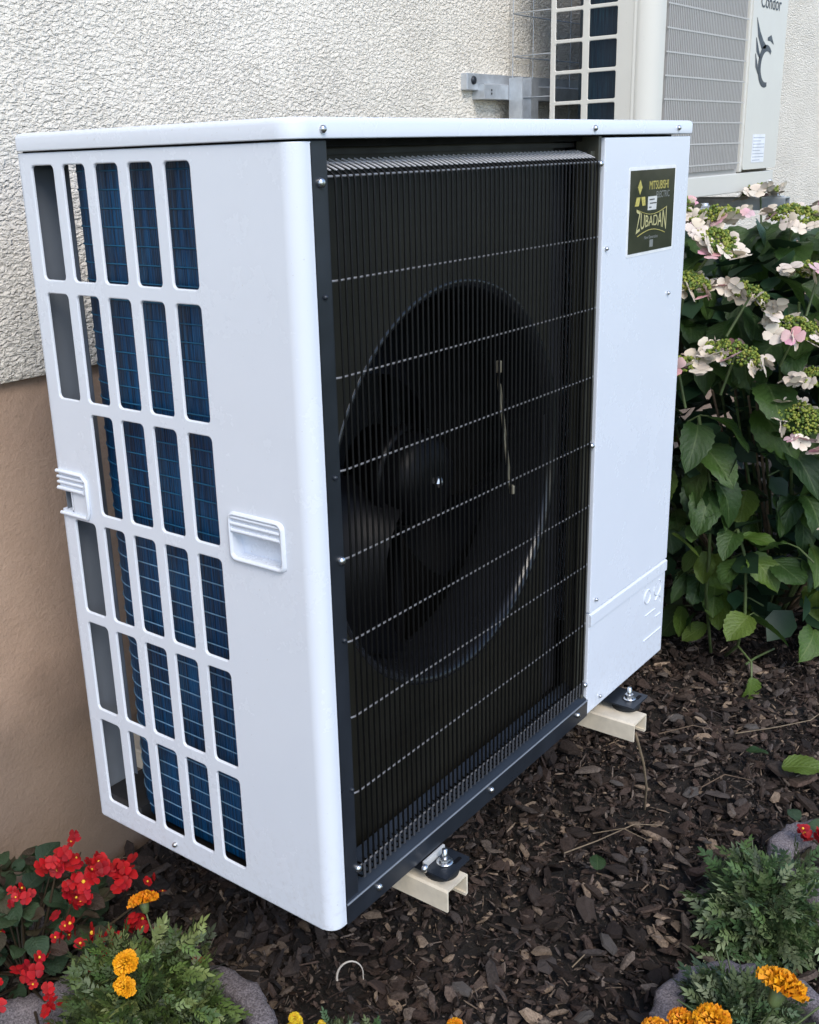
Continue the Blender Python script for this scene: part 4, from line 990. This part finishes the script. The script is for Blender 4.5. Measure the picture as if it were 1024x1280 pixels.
foot(.8400, -.0190, 'black foot plate with bolt on the far bracket', False)

cream_bar = M_paint('pale_grille_bar', (.50, .485, .455), .5, dirt_amt=.1)
# ================================================================ SECOND UNIT ON THE WALL
X2, Y2b, Y2f, W2, Z2, T2 = 1.622, .604, .337, .883, .848, 1.56
u2 = thing('air_conditioner_unit', 'cream air conditioner outdoor unit mounted high on the wall behind', 'air conditioner', (X2, Y2f, Z2))
lo = local(u2)
mb = MB()
def P2(u, v, d): return (X2 + d, u, v)
c2 = [(.4307, .5022), (.5194, .5911)]
r2 = [(Z2 + .0325 + .0697 * k, Z2 + .0325 + .0697 * k + .0611) for k in range(9)]
ys = [.3906, .4215, .5108, Y2b]; zq = [Z2 + .003] + [r2[k][1] + .0045 for k in range(8)] + [T2 - .02]
hs = {}
for j in range(9):
    for i in range(2): hs[(i + 1, j)] = (*c2[i], *r2[j])
plate(mb, ys, zq, hs, P2, .003, .004, .0015); mb.build('side_grille', cream_unit, u2, lo)
mb = MB()    # rounded front corner with flutes
pts = [(0, .3906), (-.0015, .388), (0, .3855)] + [(.0, .384), (.0015, .382), (.0, .380)] + [(.043 - .043 * math.cos(R(a)), .380 - .043 * math.sin(R(a))) for a in range(10, 91, 8)] + [(.060, Y2f)]
vs = [(X2 + a, b, z) for z in (Z2 + .003, T2 - .02) for a, b in pts]; m = len(pts)
mb.add(vs, [(k, k + 1, m + k + 1, m + k) for k in range(m - 1)], True); mb.build('corner_column', cream_unit, u2, lo, fix=False)
# front: base strip, frame, right cover, grille
mb = MB(); mb.box((X2 + .045, Y2f, Z2), (X2 + W2, Y2f + .02, Z2 + .052), .003); mb.box((X2 + .0, .382, Z2), (X2 + .05, .60, Z2 + .0028)); mb.build('base_strip', cream_unit, u2, lo)
mb = MB(); mb.prism(rrect(X2 + .053, X2 + .600, Z2 + .050, T2 - .03, .02, 4), Y2f + .006, Y2f + .016, 'y'); mb.build('front_panel', cream_grey, u2, lo)
mb = MB(); mb.prism(rrect(X2 + .604, X2 + W2 - .004, Z2 + .060, T2 - .02, .012, 4), Y2f - .006, Y2f + .02, 'y'); mb.box((X2 + .594, Y2f - .003, Z2 + .054), (X2 + .611, Y2f + .01, T2 - .02), .004); cv = mb.build('service_cover', cream_unit, u2, lo)
mb = MB(); xr = X2 + .072
while xr < X2 + .573: mb.box((xr, Y2f - .003, Z2 + .064), (xr + .0050, Y2f + .0055, T2 - .04)); xr += .0105
g2 = mb.build('grille_ribs', cream_grey, u2, lo); g2['kind'] = 'stuff'
rb = MB().box((X2 + .063, Y2f - .0036, 0), (X2 + .584, Y2f - .0028, .0036)).mesh('grille_bar', cream_bar)
for k in range(12): link('grille_bar', rb, u2, (lo[0], lo[1], lo[2] + Z2 + .078 + k * .052))
mb = MB(); mb.box((X2 + .004, Y2f + .021, Z2 + .004), (X2 + W2 - .002, Y2b - .06, T2 - .021)) if False else None
mb = MB(); mb.box((X2 + W2 - .003, Y2f + .021, Z2 + .003), (X2 + W2, Y2b, T2 - .02)); mb.box((X2 - .003, Y2f - .006, T2 - .02), (X2 + W2 + .003, Y2b + .003, T2), .004); mb.box((X2 + .004, Y2f + .022, Z2 + .003), (X2 + W2 - .004, Y2b - .002, Z2 + .01)); mb.build('casing', cream_unit, u2, lo)
mb = MB(); pth = [(X2 + .030, .40), (X2 + .030, .515)] + [(X2 + .075 - .045 * math.cos(R(a)), .515 + .045 * math.sin(R(a))) for a in range(10, 91, 10)] + [(X2 + W2 - .3, .56)]
m = len(pth); mb.add([(a, b, z) for z in (Z2 + .012, T2 - .022) for a, b in pth], [(k, k + 1, m + k + 1, m + k) for k in range(m - 1)], True); mb.build('coil', fins2, u2, lo, fix=False)
MB().box((X2 + .08, Y2f + .06, Z2 + .012), (X2 + .62, Y2f + .066, T2 - .022)).build('inner_panel', pan_m, u2, lo)
gw = MB()
for k in range(7):
    z = Z2 + .06 + k * .098; gw.tube([(X2 + .005, Y2b, z), (X2 + .005, WY - .022, z), (X2 + .05, WY - .016, z), (X2 + .6, WY - .016, z)], .0016, 5)
for k in range(6): gw.tube([(X2 + .02 + k * .1, WY - .013, Z2 + .05), (X2 + .02 + k * .1, WY - .013, T2 - .05)], .0014, 5)
gw.build('rear_wire_guard', zinc, u2, lo)
screw(u2, (W2 - .03, -.001, .022), '-y', .006)
mb = MB(); mb.prism(rrect(X2 + .668, X2 + .769, Z2 + .078, Z2 + .153, .002, 2), Y2f - .0068, Y2f - .0061, 'y'); st = mb.build('rating_sticker', M_plain('white_sticker', (.78, .79, .82), .5), u2, lo)
mb = MB()
for k in range(8): mb.box((X2 + .674, Y2f - .0072, Z2 + .083 + k * .0086), (X2 + .674 + (.09 if k % 3 else .06), Y2f - .0070, Z2 + .0853 + k * .0086))
mb.build('print_line', M_plain('faint_print', (.45, .47, .52), .6), st)
navy = M_plain('navy_print', (.020, .020, .035), .4)
put_text('Condor', .055, W2 - .145, 1.343 - Z2, navy, .92, .92, parent=u2, off=-.0070)
# winged C emblem: arc plus feathers
def strip(mb, pts, ws, y):
    P = [Vector((x, 0, z)) for x, z in pts]; vs = []
    for i, p in enumerate(P):
        d = (P[min(i + 1, len(P) - 1)] - P[max(i - 1, 0)]).normalized(); nrm = Vector((-d.z, 0, d.x)); vs += [p + nrm * ws[i], p - nrm * ws[i]]
    vs = [(v.x, y, v.z) for v in vs]; n_ = len(P); back = [(a, y + .0004, b) for a, _, b in vs]
    mb.add(vs + back, [(2 * i, 2 * i + 1, 2 * i + 3, 2 * i + 2) for i in range(n_ - 1)])
mb = MB(); ex, ez = X2 + .731, 1.185
strip(mb, [(ex + .052 * math.cos(R(a)) , ez + .048 * math.sin(R(a)) - .005) for a in range(50, 300, 14)], [.0055 + .006 * math.sin(math.pi * k / 17) for k in range(18)], Y2f - .0066)
strip(mb, [(ex - .095, ez + .115), (ex - .070, ez + .075), (ex - .04, ez + .050), (ex - .01, ez + .045)], [.001, .010, .012, .004], Y2f - .0066)
strip(mb, [(ex + .0, ez + .066), (ex + .025, ez + .070), (ex + .05, ez + .055)], [.004, .008, .001], Y2f - .0066)
strip(mb, [(ex - .090, ez + .065), (ex - .075, ez + .035), (ex - .052, ez + .015)], [.002, .009, .003], Y2f - .0066)
strip(mb, [(ex - .088, ez + .025), (ex - .075, ez - .005), (ex - .055, ez - .028)], [.002, .008, .002], Y2f - .0066)
mb.build('winged_emblem', navy, cv, (0, 0, 0), fix=False)
for (xa_, lab_) in ((1.797, 'galvanised steel arm under the left end of the wall mounted air conditioner'), (2.322, 'galvanised steel arm under the right end of the wall mounted air conditioner')):
    a_ = bracket_arm(xa_, xa_ + .043, .237, .794, .830, .003, zinc, lab_, yw=WY - .03, group='galvanised arms carrying the air conditioner')
    for xo in (0, ): MB().box((xa_ + .008, .25, .8305), (xa_ + .035, .295, .8335)).lathe([(.009, .8335), (.009, .840), (.0001, .8405)], (xa_ + .022, .272, 0), n=6).build('washer_plate', zinc, a_, local(a_))
# wall rail with the near upright
rl = thing('wall_rail', 'galvanised horizontal mounting rail screwed to the stucco left of the air conditioner', 'rail', (1.44, WY, 1.12))
lo = local(rl)
mb = MB(); mb.prism([(WY + .002, 1.100), (WY - .036, 1.100), (WY - .036, 1.132), (WY - .033, 1.135), (WY - .012, 1.135), (WY - .012, 1.158), (WY + .002, 1.158)], 1.475, 2.60, 'x'); mb.build('rail_profile', zinc, rl, lo)
MB().box((1.425, WY - .018, 1.120), (1.475, WY + .002, 1.158), .002).build('end_plate', zinc, rl, lo)
screw(rl, (1.452 + lo[0], WY - .019 + lo[1], 1.142 + lo[2]), '-y', .010, slate)
for x, z in ((1.505, 1.120), (1.505, 1.112), (1.60, 1.120), (1.60, 1.112)): MB().lathe([(.0028, -.0005), (.0001, -.0007)], (x, WY - .0362, z), 'y', 8).build('hole', blackp, rl, lo)
rw_ = thing('wall_upright', 'galvanised double flange upright in front of the wall rail', 'bracket', (1.63, WY, 1.0)); lo = local(rw_)
MB().prism([(1.585, WY - .075), (1.588, WY - .075), (1.588, WY - .040), (1.628, WY - .040), (1.628, WY - .075), (1.631, WY - .075), (1.631, WY - .037), (1.585, WY - .037)], .78, 1.150, 'z').prism([(1.637, WY - .060), (1.690, WY - .060), (1.690, WY - .037), (1.687, WY - .037), (1.687, WY - .057), (1.637, WY - .057)], .78, 1.150, 'z').build('upright_profile', zinc, rw_, lo)
